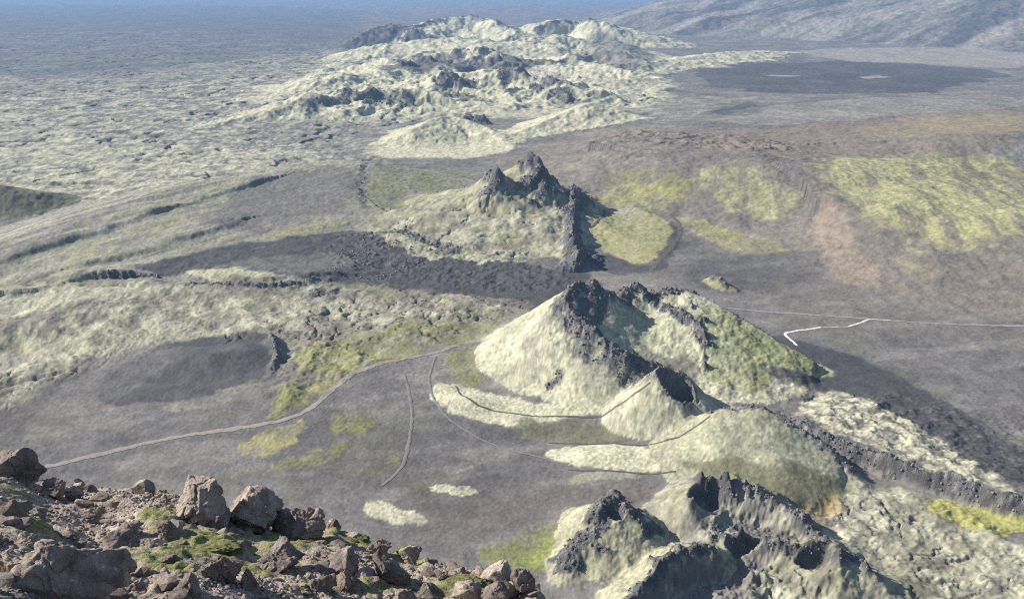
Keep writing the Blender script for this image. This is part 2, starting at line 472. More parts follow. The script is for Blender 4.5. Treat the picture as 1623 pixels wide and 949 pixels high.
cracks([(450, 130), (640, 60), (940, 40), (1060, 120), (1050, 180), (800, 180), (450, 200)], 90, 3, .10, 20, seed=160, own=True)
cracks(LAVA_LEFT, 70, 4, .16, 30, seed=165)
cracks([(570, 360), (840, 260), (910, 300), (900, 410), (700, 400)], 20, 1.4, .13, 10, seed=170, own=True)
cracks([(1262, 628), (1330, 610), (1400, 640), (1500, 700), (1600, 760), (1500, 755), (1290, 672)], 12, .9, .16, 5, seed=175)
SMOOTH = H.copy()
# deepen dark pits
def pit(px, py, rx, ry, dep, rot=0):
    c = hit(px, py)
    ix = window([c], max(rx, ry) * 1.3)
    dx, dy = WXs.ravel()[ix] - c[0], WYs.ravel()[ix] - c[1]
    e = np.sqrt((dx / rx) ** 2 + (dy / ry) ** 2)
    H.ravel()[ix] -= dep * (1 - sstep(.45, 1, e))
pit(1120, 775, 7, 7, 9)
pit(975, 805, 5, 4, 5)
pit(1290, 888, 7, 5, 6)
pit(1180, 858, 8, 4, 6)

# extra bare lava
crag_line([(1200, 240), (1240, 262), (1268, 295)], 9, .38)
crag_line([(575, 258), (572, 290), (576, 330)], 5, .5)
crag_line([(930, 240), (1000, 245), (1090, 250)], 12, .38)
crag_line([(480, 165), (560, 152), (640, 160)], 34, .5)
crag_line([(620, 150), (700, 140), (760, 160)], 30, .5)
crag_line([(690, 96), (755, 92), (760, 100)], 26, 1)
crag_line([(880, 140), (905, 160)], 30, .6)
crag_line([(150, 438), (240, 438)], 4)
crag_line([(300, 450), (420, 452), (500, 446)], 3)
crag_line([(505, 462), (530, 462)], 5)
crag_line([(872, 612), (885, 590)], 3, .8)
crag_line([(900, 520), (940, 552), (985, 580), (1030, 592)], 9, .45)
crag_line([(930, 540), (975, 570), (1015, 585)], 8, .45)
crag_line([(1130, 650), (1180, 642), (1240, 655), (1300, 700)], 4)
crag_line([(575, 372), (640, 368), (670, 378), (720, 400)], 6, .8)

# jagged towers along the rims
def spires(pts, n, hgt, rad, jit, seed, z=None):
    r = np.random.RandomState(seed)
    p = np.array([hit(a, b) for a, b in pts])
    t = r.uniform(0, len(p) - 1, n)
    base = H.copy()
    for q in t:
        i = min(int(q), len(p) - 2)
        c = p[i] + (q - i) * (p[i + 1] - p[i]) + r.normal(size=2) * jit
        h, ra = hgt * r.uniform(.35, 1.2), rad * r.uniform(.6, 1.4)
        ix = window([c], ra * 1.6)
        ex, ey = X.ravel()[ix] - c[0], Y.ravel()[ix] - c[1]
        a = r.uniform(0, 3.14)
        d = np.hypot(ex * math.cos(a) + ey * math.sin(a), (ey * math.cos(a) - ex * math.sin(a)) * r.uniform(1, 1.9))
        d = d * (1 + .35 * fbm(ex + c[0], ey + c[1], ra * .7, 2, seed))
        b = np.clip(1.15 - d / ra, 0, 1)
        H.ravel()[ix] = np.maximum(H.ravel()[ix], base.ravel()[ix] + h * b ** .6)
        CRAG.ravel()[ix] = np.maximum(CRAG.ravel()[ix], sstep(.05, .5, b))
spires([(838, 252), (850, 262), (864, 285), (846, 305), (828, 318)], 16, 4.5, 8, 5, 1)
spires([(775, 275), (790, 285), (772, 300)], 6, 6, 6, 3, 2)
spires([(870, 295), (905, 300), (930, 306)], 7, 4, 6, 3, 3)
spires([(910, 305), (915, 335), (900, 365), (915, 390), (930, 412), (900, 420)], 18, 6, 7, 5, 4)
spires([(898, 478), (915, 452), (950, 455), (968, 470)], 9, 3.2, 3.6, 1.5, 5)
spires([(985, 462), (1008, 456), (1030, 466), (1068, 454), (1095, 468)], 10, 3.0, 3.6, 1.8, 6)
spires([(1090, 480), (1108, 515), (1118, 550), (1112, 582)], 10, 2.6, 3.0, 1.5, 7)
spires([(905, 500), (935, 525), (965, 548), (1005, 570), (1045, 585)], 16, 1.6, 3.0, 3, 8)
spires([(945, 815), (970, 790), (1000, 806)], 8, 3.0, 2.8, 1.5, 9)
spires([(1105, 760), (1150, 765), (1200, 775)], 6, 2.0, 2.5, 1.5, 10)
spires([(1112, 754), (1150, 764), (1205, 774), (1250, 802), (1295, 848)], 11, 2.0, 2.3, 2, 15)
spires([(1030, 905), (1075, 870), (1105, 860), (1125, 864)], 9, 2.0, 2.4, 1.2, 16)
spires([(1130, 840), (1200, 862), (1250, 868), (1300, 864)], 8, 2.0, 2.2, 1.5, 17)
spires([(1320, 888), (1345, 878), (1385, 905)], 5, 1.6, 2.0, 1.2, 18)
spires([(560, 150), (620, 150), (690, 130), (760, 118), (840, 124), (900, 140)], 14, 9, 24, 14, 11)
spires([(640, 100), (700, 90), (756, 84), (800, 94)], 8, 9, 24, 10, 12)
spires([(735, 182), (768, 183)], 5, 4, 7, 3, 14)

# rough lava relief
def add_crag(mask, amp, wl, seed):
    ix = np.nonzero(mask.ravel() > 0.02)[0]
    x, y = X.ravel()[ix], Y.ravel()[ix]
    sc_ = np.clip(np.hypot(x, y) / 600, .6, 4)
    def f(xs, ys):
        w = 1.5 * pn(xs / 4, ys / 4, seed + 3)
        big = np.abs(pn((xs + w) / wl, (ys - w) / wl, seed)) * 2 - .5
        mid = np.abs(pn((xs - w) / (wl * .42), (ys + w) / (wl * .42), seed + 7)) * 2 - .6
        fine = np.abs(pn(xs / (wl * .2), ys / (wl * .2), seed + 9)) * 2 - .6
        return big + .45 * mid + .22 * fine
    m = mask.ravel()[ix]
    H.ravel()[ix] += m * amp * sc_ ** .7 * lod(f, x, y)
add_crag(CRAG, 2.0, 10.0, 5)
H += 0.18 * fbm(X, Y, 7, 3, 13) * np.clip(D / 500, .5, 3)

# ------------------------------------------------------------------ colours of the ground (what each patch is made of, plus painted shade at the main crater)
ASH = (.117, .109, .102)
ASH_DARK_AND_SHADE = (.050, .049, .051)  # dark ash; also paints in shade beside and inside the main crater
ASH_BROWN = (.150, .122, .096)
ASH_PALE = (.23, .21, .18)
MOSS = (.37, .352, .245)
MOSS_GREY = (.24, .228, .17)
OLIVE = (.155, .155, .062)
YELLOW = (.225, .21, .095)
GREEN = (.17, .19, .055)
LAVA = (.078, .075, .077)
ORANGE = (.34, .23, .07)
WHITE = (.66, .63, .58)
COL = np.empty(X.shape + (3,), np.float32)
nA = fbm(X, Y, 120, 4, 50)
nB = fbm(X, Y, 30, 4, 55)
nC = lod(lambda a, b: fbm(a, b, 8, 3, 58), X, Y)
nE = lod(lambda a, b: fbm(a, b, 18, 5, 64, .64), X, Y)
nG0 = lod(lambda a, b: fbm(a, b, 5, 3, 96), X, Y)
nF = lod(lambda a, b: fbm(a, b, 2.6, 3, 88), X, Y)
nS = fbm(X + .3 * Y, Y * .25, 24, 4, 61)           # streaks
COL[:] = ASH
def lay(col, m):
    m = np.clip(m, 0, 1)[..., None]
    COL[:] = COL * (1 - m) + np.array(col, np.float32) * m
lay(ASH_PALE, sstep(0, .9, nA) * .35)
lay(ASH_DARK_AND_SHADE, sstep(.05, .8, -nA + .3 * nB) * .4)
nL = fbm(X * .35 + Y * .12, Y - .2 * X, 22, 4, 63)
lay(ASH_PALE, sstep(.1, .7, nL) * .32)
lay((.11, .09, .075), sstep(.15, .8, fbm(X, Y, 70, 4, 65)) * .35)
lay((.115, .115, .075), sstep(.2, .7, fbm(X, Y, 50, 4, 67)) * .35)

LIFT = np.zeros(X.shape, np.float32)
def patch(col, poly, soft=4, op=1.0, brk=0.0, n=None, z=None, warp=1.0, thr=0.0, lift=0.0):
    m = zone_mask(poly, soft * 2.2, z=z, warp=warp * 1.3)
    m = sstep(.08, .92, m + 2.6 * m * (1 - m) * (.8 * nE + .5 * nC))
    if brk > 0:
        nn = .6 * nB + .8 * nE if n is None else n
        m = m * ((1 - brk) + brk * sstep(-.25 + thr, .35 + thr, nn))
    if col in (OLIVE, YELLOW, GREEN):
        m = m * (.45 + .55 * sstep(-.45, .25, .8 * nE + .5 * nF + .6 * (m - .5)))
    lay(col, m * op)
    if lift == 0 and col in (MOSS, OLIVE, YELLOW, GREEN) and soft < 9:
        lift = .2
    if lift:
        LIFT[:] = np.maximum(LIFT, m * lift)

# far left flow: pale moss mottled with grey lava
FARN = lod(lambda a, b: fbm(a, b, 8.5, 5, 66, .72), X, Y)
patch((.155, .152, .135), LAVA_LEFT, 30, .9)
patch(MOSS_GREY, LAVA_LEFT, 30, .8, .9, FARN, thr=.05)
patch(LAVA, LAVA_LEFT, 30, .6, 1, -FARN, thr=.12)
patch(MOSS, [(60, 150), (300, 130), (480, 110), (640, 40), (560, 160), (300, 215), (560, 245), (300, 300), (0, 290), (-100, 180)], 30, .5, .9, FARN, thr=.1)
FAR2 = fbm(X, Y, 160, 5, 68, .6)
patch((.075, .08, .085), [(-600, 130), (-400, 8), (560, 8), (580, 55), (400, 90), (200, 118), (0, 125)], 20, .85, .35, FAR2)
patch(MOSS, [(-300, 215), (100, 205), (300, 235), (560, 245), (300, 290), (120, 330), (-100, 290)], 20, .55, .9, nE)

def obj_paint(oid, col, op=1.0, brk=0, n=None, thr=0):
    m = (OWN == oid).astype(np.float32)
    if brk:
        nn = nB if n is None else n
        m = m * ((1 - brk) + brk * sstep(-.25 + thr, .35 + thr, nn))
    lay(col, m * op)
FN = fbm(X, Y, 26, 4, 71, .6)
MS = fbm((X + .8 * Y) * .16, Y - .9 * X, 260, 5, 69, .6)
lay(ASH_PALE, (OWN == o_mtn) * .6 * sstep(-.1, .6, MS))
lay((.05, .052, .055), (OWN == o_mtn) * .7 * sstep(.0, .5, -MS))
for o in (o_g1, o_g2, o_g4, o_g5, o_g6, o_g7, o_g8, o_g9, o_g10, o_g11):
    obj_paint(o, MOSS_GREY, 1)
    obj_paint(o, MOSS, .95, .45, FARN, -.1)
obj_paint(o_g3, LAVA, .8)
patch(MOSS, [(450, 130), (640, 60), (940, 40), (1060, 120), (1050, 180), (800, 180), (450, 200)], 20, .85, .3, FARN, thr=-.1)
patch(ASH, [(640, 108), (690, 84), (745, 80), (740, 100)], 6, .9)
patch(ASH, [(930, 40), (990, 60), (1060, 96), (1000, 120), (935, 100)], 10, .8)
patch(ASH_DARK_AND_SHADE, [(590, 104), (740, 100), (900, 92), (900, 100), (600, 114)], 6, .8)
for o in (o_e, o_f):
    obj_paint(o, MOSS, 1)
patch(MOSS, [(560, 250), (660, 190), (800, 215), (830, 235), (760, 248), (640, 252)], 8, .9)
patch(OLIVE, [(960, 205), (1060, 200), (1030, 215), (930, 217)], 6, .5)

# right far flats
patch(ASH_DARK_AND_SHADE, [(1150, 100), (1300, 98), (1560, 108), (1540, 140), (1400, 152), (1200, 150), (1090, 118)], 4, .85, .2, FAR2, warp=5)
for wx_, wy_ in ((1240, 121), (1385, 123)):
    patch(ASH_PALE, [(wx_ - 22, wy_), (wx_, wy_ - 3), (wx_ + 26, wy_), (wx_, wy_ + 2)], 2, .8)
patch(ASH_DARK_AND_SHADE, [(1110, 165), (1200, 160), (1210, 185), (1130, 185)], 5, .8)
patch(MOSS_GREY, [(1060, 150), (1240, 152), (1110, 178), (1080, 195), (1000, 190)], 6, .6, .8, FARN)
patch(ASH_PALE, [(1240, 75), (1640, 72), (1640, 108), (1560, 108), (1300, 96)], 8, .7)
patch(ASH_PALE, [(1080, 190), (1300, 160), (1640, 150), (1640, 175), (1250, 205)], 8, .5, .5, nS)
patch(ASH_BROWN, [(1060, 240), (1180, 205), (1400, 190), (1640, 175), (1640, 245), (1400, 255), (1250, 250)], 10, .9)
patch((.20, .17, .09), [(1350, 195), (1640, 180), (1640, 215), (1380, 222)], 8, .6, .4)
obj_paint(o_rh2, ASH_BROWN, .5)
YM = fbm(X - .2 * Y, Y * .13, 13, 5, 73, .7) + .7 * nA
patch((.285, .27, .135), [(1280, 250), (1420, 246), (1640, 250), (1640, 380), (1560, 384), (1480, 395), (1420, 370), (1330, 315)], 18, .9, .6, YM, thr=-.25)
patch(OLIVE, [(1380, 246), (1640, 246), (1640, 300), (1400, 275)], 10, .6, .8, -YM)
patch(ASH_BROWN, [(1290, 250), (1640, 245), (1640, 385), (1420, 375)], 16, .55, 1, -YM, thr=.15)
patch((.25, .24, .125), [(1090, 255), (1220, 262), (1270, 320), (1240, 355), (1130, 325)], 8, .75, .7, YM)
patch(OLIVE, [(940, 268), (1100, 275), (1090, 320), (960, 300)], 8, .7, .5)
patch(YELLOW, [(1070, 338), (1170, 362), (1255, 392), (1245, 405), (1170, 404), (1100, 370)], 5, .8, .3)
patch(YELLOW, [(1410, 412), (1440, 410), (1500, 432), (1450, 440)], 5, .5, .5)
patch((.21, .165, .125), [(1280, 290), (1325, 310), (1340, 380), (1400, 420), (1390, 450), (1330, 450), (1310, 420)], 6, .75, .2)
patch(ASH_DARK_AND_SHADE, [(1090, 410), (1160, 405), (1290, 390), (1310, 425), (1290, 450), (1180, 470), (1090, 450)], 8, .5)
patch(ASH_BROWN, [(1180, 440), (1640, 400), (1640, 500), (1400, 540), (1180, 490)], 20, .25)
patch((.17, .145, .115), [(1540, 470), (1640, 458), (1640, 508), (1560, 506)], 10, .6)

q0, q1 = hit(0, 395), hit(540, 262)
ua = math.atan2(q1[1] - q0[1], q1[0] - q0[0])
UU, VV_ = X * math.cos(ua) + Y * math.sin(ua), -X * math.sin(ua) + Y * math.cos(ua)
# left ridges
obj_paint(o_lr, (.215, .20, .175), .95, .3, nS)
obj_paint(o_lr, (.20, .19, .125), .6, .9, fbm(X + Y * .5, Y * .2, 30, 4, 75), .05)
obj_paint(o_lh, (.10, .10, .06), .9)
LRZ = [(-60, 460), (0, 360), (130, 330), (300, 285), (450, 258), (572, 252), (572, 335), (480, 350), (380, 380), (220, 425), (100, 445)]
patch((.15, .135, .118), LRZ, 10, .7, 1, fbm(UU * .06, VV_, 30, 4, 151, .6), thr=-.05)
patch((.25, .24, .165), LRZ, 10, .7, 1, fbm(UU * .06, VV_, 24, 4, 152, .6), thr=.05)
patch((.075, .072, .06), LRZ, 10, .6, 1, fbm(UU * .05, VV_, 9, 4, 153, .6), thr=.3)
patch((.30, .285, .235), LRZ, 10, .6, 1, fbm(UU * .06, VV_, 7, 4, 154, .6), thr=.3)
patch((.24, .235, .15), [(-50, 450), (0, 425), (160, 372), (300, 330), (420, 296), (420, 310), (300, 360), (200, 410), (0, 458)], 8, .7, .7, nS)
patch((.12, .12, .09), [(-50, 445), (0, 405), (70, 385), (160, 362), (160, 370), (60, 405), (0, 435)], 5, .6)
patch((.128, .118, .108), [(420, 272), (572, 256), (572, 330), (480, 345), (340, 372), (300, 350)], 10, .85)
patch(ASH_DARK_AND_SHADE, [(200, 420), (330, 395), (560, 362), (590, 372), (720, 395), (900, 420), (960, 440), (965, 475), (900, 482), (760, 474), (620, 458), (500, 440), (360, 430), (220, 432)], 6, .9)
patch(ASH, [(320, 425), (420, 405), (560, 400), (560, 425), (440, 434)], 5, .8)
patch(OLIVE, [(578, 262), (700, 258), (760, 270), (700, 310), (640, 335), (582, 330)], 10, .6, .5)
patch(YELLOW, [(380, 380), (480, 358), (560, 350), (545, 358), (450, 378)], 3, .7)
patch((.36, .35, .22), [(270, 436), (330, 426), (430, 426), (435, 438), (380, 444)], 4, .9)
MN = fbm(X + Y * .4, Y * .5, 14, 5, 81, .6)
patch(MOSS_GREY, [(-100, 470), (160, 440), (300, 450), (540, 448), (850, 478), (860, 490), (700, 530), (640, 560), (480, 600), (440, 530), (260, 535), (140, 570), (0, 650), (-100, 690)], 8, .9, .25, MN)
patch((.15, .13, .108), MOSSFLOW, 10, .75, 1, fbm(X + Y, Y * .45 - .3 * X, 34, 4, 86), thr=.0)
LN = fbm(X, Y, 18, 3, 156)
patch((.075, .07, .055), MOSSFLOW, 10, .85, 1, 1.2 * (.8 - np.abs(pn((UU + 9 * LN) * .02, (VV_ + 7 * LN) / 11, 157)) * 9) + nF * .6, thr=.1)
patch((.17, .168, .105), MOSSFLOW, 10, .6, 1, fbm(X + Y, Y * .5 - .3 * X, 24, 4, 89), thr=.15)
patch(MOSS, [(-100, 478), (130, 452), (250, 450), (300, 455), (200, 475), (0, 505), (-100, 520)], 6, .8, .2)
patch(MOSS, [(0, 520), (250, 480), (500, 470), (840, 480), (760, 500), (500, 520), (260, 530), (0, 620)], 12, .65, .9, MN)
patch((.066, .064, .065), [(245, 550), (330, 530), (441, 526), (434, 578), (385, 618), (280, 640), (140, 642), (160, 598)], 4, .95, warp=.6)
patch(ASH, [(40, 620), (220, 560), (280, 545), (250, 600), (150, 640)], 15, .7)
patch(OLIVE, [(440, 560), (560, 530), (720, 510), (800, 510), (760, 540), (640, 560), (540, 590), (500, 640), (420, 670), (430, 630), (480, 600)], 8, .85, .35)
patch(YELLOW, [(480, 600), (560, 570), (680, 556), (560, 590), (510, 635)], 5, .6, .3)
patch(YELLOW, [(378, 705), (430, 680), (490, 662), (490, 685), (450, 715), (390, 728)], 4, .85, .3)
patch(OLIVE, [(520, 660), (570, 640), (612, 655), (590, 690), (520, 690)], 5, .8, .6)
patch(OLIVE, [(420, 735), (500, 712), (540, 705), (545, 720), (470, 750)], 4, .7, .7)
patch(OLIVE, [(570, 745), (600, 715), (640, 705), (635, 740), (590, 760)], 5, .6, .6)
patch(MOSS_GREY, [(210, 640), (300, 638), (400, 600), (410, 612), (320, 650), (240, 648)], 4, .5, .6)
patch((.15, .14, .115), [(70, 690), (160, 660), (160, 670), (90, 705)], 5, .4)

# around the main crater
patch(MOSS, [(690, 600), (720, 620), (800, 655), (830, 672), (800, 678), (740, 660), (680, 635)], 4, .95)
patch(MOSS, [(678, 612), (720, 606), (772, 618), (820, 634), (900, 645), (960, 640), (900, 662), (850, 678), (800, 678), (740, 664), (688, 640)], 4, .95)
patch(OLIVE, [(690, 566), (760, 540), (800, 530), (760, 580), (770, 610), (720, 610)], 6, .75, .2)
patch((.12, .115, .075), [(800, 660), (980, 655), (1000, 690), (960, 702), (840, 700)], 6, .9)
patch(MOSS, [(845, 716), (960, 703), (1065, 704), (1068, 745), (1000, 746), (900, 738)], 2.5, 1, warp=.5)
patch(MOSS_GREY, [(890, 770), (920, 748), (990, 748), (1060, 748), (1000, 756), (930, 762)], 4, .8)
patch(MOSS, [(568, 800), (600, 792), (650, 805), (688, 824), (650, 834), (590, 822)], 3, .9)
patch(MOSS, [(675, 770), (710, 766), (772, 778), (745, 787), (690, 780)], 2, .85, warp=.6)
patch(MOSS_GREY, [(705, 750), (755, 730), (758, 740)], 2, .7)
patch((.115, .095, .085), [(620, 840), (760, 780), (900, 770), (1060, 755), (1100, 790), (900, 800), (800, 850), (700, 870)], 15, .6)
patch(OLIVE, [(740, 880), (860, 830), (940, 790), (960, 800), (900, 870), (860, 905), (800, 900)], 8, .8)
patch(GREEN, [(800, 880), (880, 850), (935, 800), (940, 815), (880, 890), (850, 900)], 6, .7)
patch(OLIVE, [(1040, 770), (1100, 760), (1095, 840), (1040, 830)], 8, .7)

for o in (o_a, o_b, o_b2, o_c, o_c2):
    obj_paint(o, MOSS if o in (o_a, o_b) else (.285, .27, .18), .95)
nP = fbm(X, Y, 26, 4, 93)
for o in (o_a, o_b, o_b2, o_c, o_c2, o_e, o_f):
    obj_paint(o, (.235, .23, .16), .6, 1, nP, .12)
    obj_paint(o, (.18, .16, .135), .5, 1, nE, .35)
obj_paint(o_d, (.285, .275, .195), .95)
obj_paint(o_d, (.20, .19, .10), .6, 1, nE)
obj_paint(o_k2, (.20, .19, .11), .9)
obj_paint(o_k1, (.18, .17, .15), .9)
obj_paint(o_d, (.13, .115, .095), .6, 1, fbm(X + .6 * Y, Y * 1.4 - X * .5, 26, 4, 98), .1)
for o in (o_c3, o_c4):
    obj_paint(o, MOSS_GREY, .95, .5, nC)
patch((.30, .31, .20), [(980, 510), (1040, 490), (1090, 520), (1110, 590), (1050, 560)], 6, .7, .4, nC)
patch((.13, .12, .10), [(1055, 560), (1100, 560), (1115, 610), (1080, 600)], 5, .8)
patch(GREEN, [(1180, 530), (1260, 570), (1225, 590), (1190, 560)], 5, .3)
patch((.17, .17, .14), [(1130, 560), (1200, 570), (1210, 600), (1160, 605)], 4, .6, .9, fbm(X, Y, 4, 3, 82))
patch((.25, .25, .17), [(1060, 705), (1140, 660), (1200, 650), (1300, 700), (1340, 760), (1200, 730), (1080, 725)], 6, .8, .2)
patch((.10, .10, .085), [(1130, 660), (1230, 655), (1320, 720), (1260, 725), (1160, 705)], 6, .55, 1, fbm(X, Y, 4, 3, 83))
patch((.12, .115, .07), [(1070, 725), (1200, 735), (1350, 765), (1330, 800), (1260, 810), (1180, 770), (1090, 745)], 6, .95)
patch(ORANGE, [(1250, 800), (1330, 778), (1348, 800), (1295, 832), (1255, 822)], 4, .6, .8, nE)

# dark ash, the main cone's painted shadow, and the sheet on the right
patch(ASH_DARK_AND_SHADE, [(1140, 486), (1240, 530), (1310, 553), (1390, 575), (1520, 650), (1640, 720), (1640, 790), (1480, 720), (1300, 610), (1220, 600), (1215, 560)], 7, .92)  # dark ash, its left part carrying the cone's painted shadow
patch(ASH_DARK_AND_SHADE, [(1140, 484), (1240, 528), (1310, 553), (1400, 578), (1330, 610), (1225, 610), (1215, 560)], 4, .7)  # cast shadow of the main cone painted over the dark ash
patch((.235, .24, .135), [(1095, 462), (1180, 512), (1310, 575), (1320, 610), (1210, 565), (1228, 612), (1190, 628), (1115, 605), (1120, 540)], 3, .95)
patch(OLIVE, [(1130, 490), (1200, 535), (1305, 582), (1290, 598), (1200, 565), (1228, 605), (1190, 625), (1180, 570)], 5, .6, .3)
patch(ASH_DARK_AND_SHADE, [(906, 468), (965, 462), (975, 485), (955, 520), (918, 515)], 3, .85)  # shade of the crater's left inner wall, painted into the ground colour
patch((.11, .10, .085), [(1010, 530), (1050, 555), (1100, 600), (1060, 592), (1000, 560)], 4, .7)
patch(MOSS, [(1262, 628), (1330, 610), (1400, 640), (1500, 700), (1520, 725), (1600, 760), (1620, 785), (1500, 755), (1420, 725), (1360, 700), (1290, 672)], 4, .9, .8, fbm(X - .3 * Y, Y * 1.3 + .5 * X, 9, 4, 84), thr=-.15)
patch((.16, .145, .12), [(1270, 690), (1360, 722), (1500, 765), (1640, 810), (1640, 830), (1480, 790), (1340, 750)], 5, .7)
patch(YELLOW, [(1460, 795), (1520, 788), (1640, 812), (1640, 846), (1560, 835), (1490, 815)], 3, .95)
patch(MOSS_GREY, [(1330, 770), (1440, 770), (1480, 815), (1640, 850), (1640, 1000), (1200, 1000), (1180, 900), (1300, 850)], 8, .95)
patch(MOSS, [(1330, 770), (1440, 770), (1480, 815), (1640, 850), (1640, 1000), (1200, 1000), (1180, 900), (1300, 850)], 8, .6, 1, fbm(X, Y, 9, 4, 85), thr=0)
patch((.16, .15, .10), [(1330, 770), (1440, 770), (1640, 850), (1640, 1000), (1200, 1000), (1180, 900), (1300, 850)], 8, .7, 1, fbm(X, Y, 28, 4, 155), thr=.05)
patch((.12, .11, .085), [(1180, 850), (1340, 800), (1420, 860), (1640, 930), (1640, 1000), (1180, 1000)], 10, .5, 1, -fbm(X, Y, 9, 4, 85), thr=.1)

patch((.275, .265, .09), [(1460, 795), (1520, 787), (1640, 812), (1640, 850), (1560, 840), (1490, 820)], 3, .95)
patch(ORANGE, [(1250, 800), (1330, 778), (1348, 800), (1295, 832), (1255, 822)], 4, .3, .8, nE)
# yellow basin with its dark rim
patch((.235, .22, .115), [(930, 352), (955, 330), (1052, 336), (1072, 372), (1028, 424), (980, 412), (940, 378)], 1.5, 1, warp=.5)
patch(YELLOW, [(930, 310), (1000, 285), (1090, 300), (1085, 325), (1000, 332), (940, 328)], 5, .8, .2)
patch(MOSS_GREY, [(975, 332), (1012, 330), (1012, 350), (978, 352)], 3, .8, .6, nC)
patch(ASH_DARK_AND_SHADE, [(940, 400), (985, 410), (1025, 424), (1066, 380), (1060, 345), (1080, 360), (1075, 400), (1040, 432), (960, 440)], 3, .8)

H += LIFT * np.clip(D / 500, .7, 3) * (1 + .9 * np.abs(nF) + .5 * nC)
# bare lava everywhere the crags stand, and steep faces
H += (OWN > 0) * .32 * (np.abs(lod(lambda a, b: pn(a / 3.4, b / 3.4, 98) + .5 * pn(a / 1.7, b / 1.7, 99), X, Y)) - .3) * np.clip(D / 480, .6, 1.3)
H += .10 * lod(lambda a, b: fbm(a, b, 2.0, 2, 97, .7), X, Y) * np.clip(D / 480, .6, 6)
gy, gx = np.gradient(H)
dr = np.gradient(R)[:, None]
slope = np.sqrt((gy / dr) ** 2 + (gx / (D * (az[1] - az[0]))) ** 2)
lay((.085, .078, .065), CRACK * .7)
lay(LAVA, sstep(.08, .72, CRAG + .34 * nC * (CRAG > .02) + .30 * nF * (CRAG > .02)) * .95)
SPK = (OWN > 0) & (CRAG < .3)
lay((.12, .115, .085), SPK * sstep(.35, .75, nF + .5 * nC) * .55)
lay((.24, .23, .21), sstep(.25, .7, CRAG) * sstep(.0, .6, nF + .5 * nG0) * .6)
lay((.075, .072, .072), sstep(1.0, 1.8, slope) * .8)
nG = lod(lambda a, b: fbm(a, b, 1.7, 2, 94, .7), X, Y)
mott = 1 + .14 * nC + .10 * nF + (.10 + .9 * np.clip(COL[..., 1], 0, .35)) * nG
COL *= np.clip(mott, .6, 1.4)[..., None]
COL = np.clip(COL, .01, .8)
ROUGH = np.clip(.25 + CRAG * 1.0, 0, 1)

# ------------------------------------------------------------------ materials
def nodes(name):
    m = bpy.data.materials.new(name)
    m.use_nodes = True
    nt = m.node_tree
    b = nt.nodes["Principled BSDF"]
    b.inputs["Roughness"].default_value = 1.0
    b.inputs["Specular IOR Level"].default_value = 0.08
    return m, nt, b

def N(nt, t, **kw):
    n = nt.nodes.new(t)
    for k, v in kw.items():
        if k in n.inputs:
            n.inputs[k].default_value = v
        else:
            setattr(n, k, v)
    return n

def ground_mat():
    m, nt, b = nodes("volcanic_ground")
    L = nt.links.new
    at = N(nt, "ShaderNodeAttribute", attribute_name="Col")
    rg = N(nt, "ShaderNodeAttribute", attribute_name="Rough")
    tc = N(nt, "ShaderNodeNewGeometry")
    n1 = N(nt, "ShaderNodeTexNoise", Scale=.55, Detail=8.0, Roughness=.74)
    n2 = N(nt, "ShaderNodeTexNoise", Scale=.09, Detail=5.0, Roughness=.6)
    L(tc.outputs["Position"], n1.inputs["Vector"])
    L(tc.outputs["Position"], n2.inputs["Vector"])
    add = N(nt, "ShaderNodeMath", operation='ADD')
    L(n1.outputs[0], add.inputs[0])
    L(n2.outputs[0], add.inputs[1])
    mr = N(nt, "ShaderNodeMapRange")
    mr.inputs[1].default_value, mr.inputs[2].default_value = .6, 1.4
    mr.inputs[3].default_value, mr.inputs[4].default_value = .62, 1.38
    L(add.outputs[0], mr.inputs[0])
    mul = N(nt, "ShaderNodeVectorMath", operation='SCALE')
    L(at.outputs["Color"], mul.inputs[0])
    L(mr.outputs[0], mul.inputs["Scale"])
    L(mul.outputs[0], b.inputs["Base Color"])
    bp = N(nt, "ShaderNodeBump", Distance=1.2)
    L(rg.outputs["Fac"], bp.inputs["Strength"])
    L(n1.outputs[0], bp.inputs["Height"])
    L(bp.outputs[0], b.inputs["Normal"])
    return m
M_GROUND = ground_mat()

def simple_mat(name, c1, c2, scale, bump=.3, dist=.02, c3=None, thr3=.62):
    m, nt, b = nodes(name)
    L = nt.links.new
    tc = N(nt, "ShaderNodeNewGeometry")
    n1 = N(nt, "ShaderNodeTexNoise", Scale=scale, Detail=7.0, Roughness=.62)
    L(tc.outputs["Position"], n1.inputs["Vector"])
    cr = N(nt, "ShaderNodeValToRGB")
    cr.color_ramp.elements[0].position, cr.color_ramp.elements[1].position = .35, .68
    cr.color_ramp.elements[0].color = (*c1, 1)
    cr.color_ramp.elements[1].color = (*c2, 1)
    L(n1.outputs[0], cr.inputs[0])
    out = cr.outputs[0]
    if c3 is not None:
        n3 = N(nt, "ShaderNodeTexNoise", Scale=scale * 2.3, Detail=5.0, Roughness=.7)
        L(tc.outputs["Position"], n3.inputs["Vector"])
        mr = N(nt, "ShaderNodeMapRange")
        mr.inputs[1].default_value, mr.inputs[2].default_value = thr3, thr3 + .08
        L(n3.outputs[0], mr.inputs[0])
        mx = N(nt, "ShaderNodeMix", data_type='RGBA')
        L(mr.outputs[0], mx.inputs[0])
        L(out, mx.inputs[6])
        mx.inputs[7].default_value = (*c3, 1)
        out = mx.outputs[2]
    L(out, b.inputs["Base Color"])
    n2 = N(nt, "ShaderNodeTexNoise", Scale=scale * 3, Detail=8.0, Roughness=.7)
    L(tc.outputs["Position"], n2.inputs["Vector"])
    bp = N(nt, "ShaderNodeBump", Distance=dist, Strength=bump)
    L(n2.outputs[0], bp.inputs["Height"])
    L(bp.outputs[0], b.inputs["Normal"])
    return m

# ------------------------------------------------------------------ mesh helpers
C = sc.collection

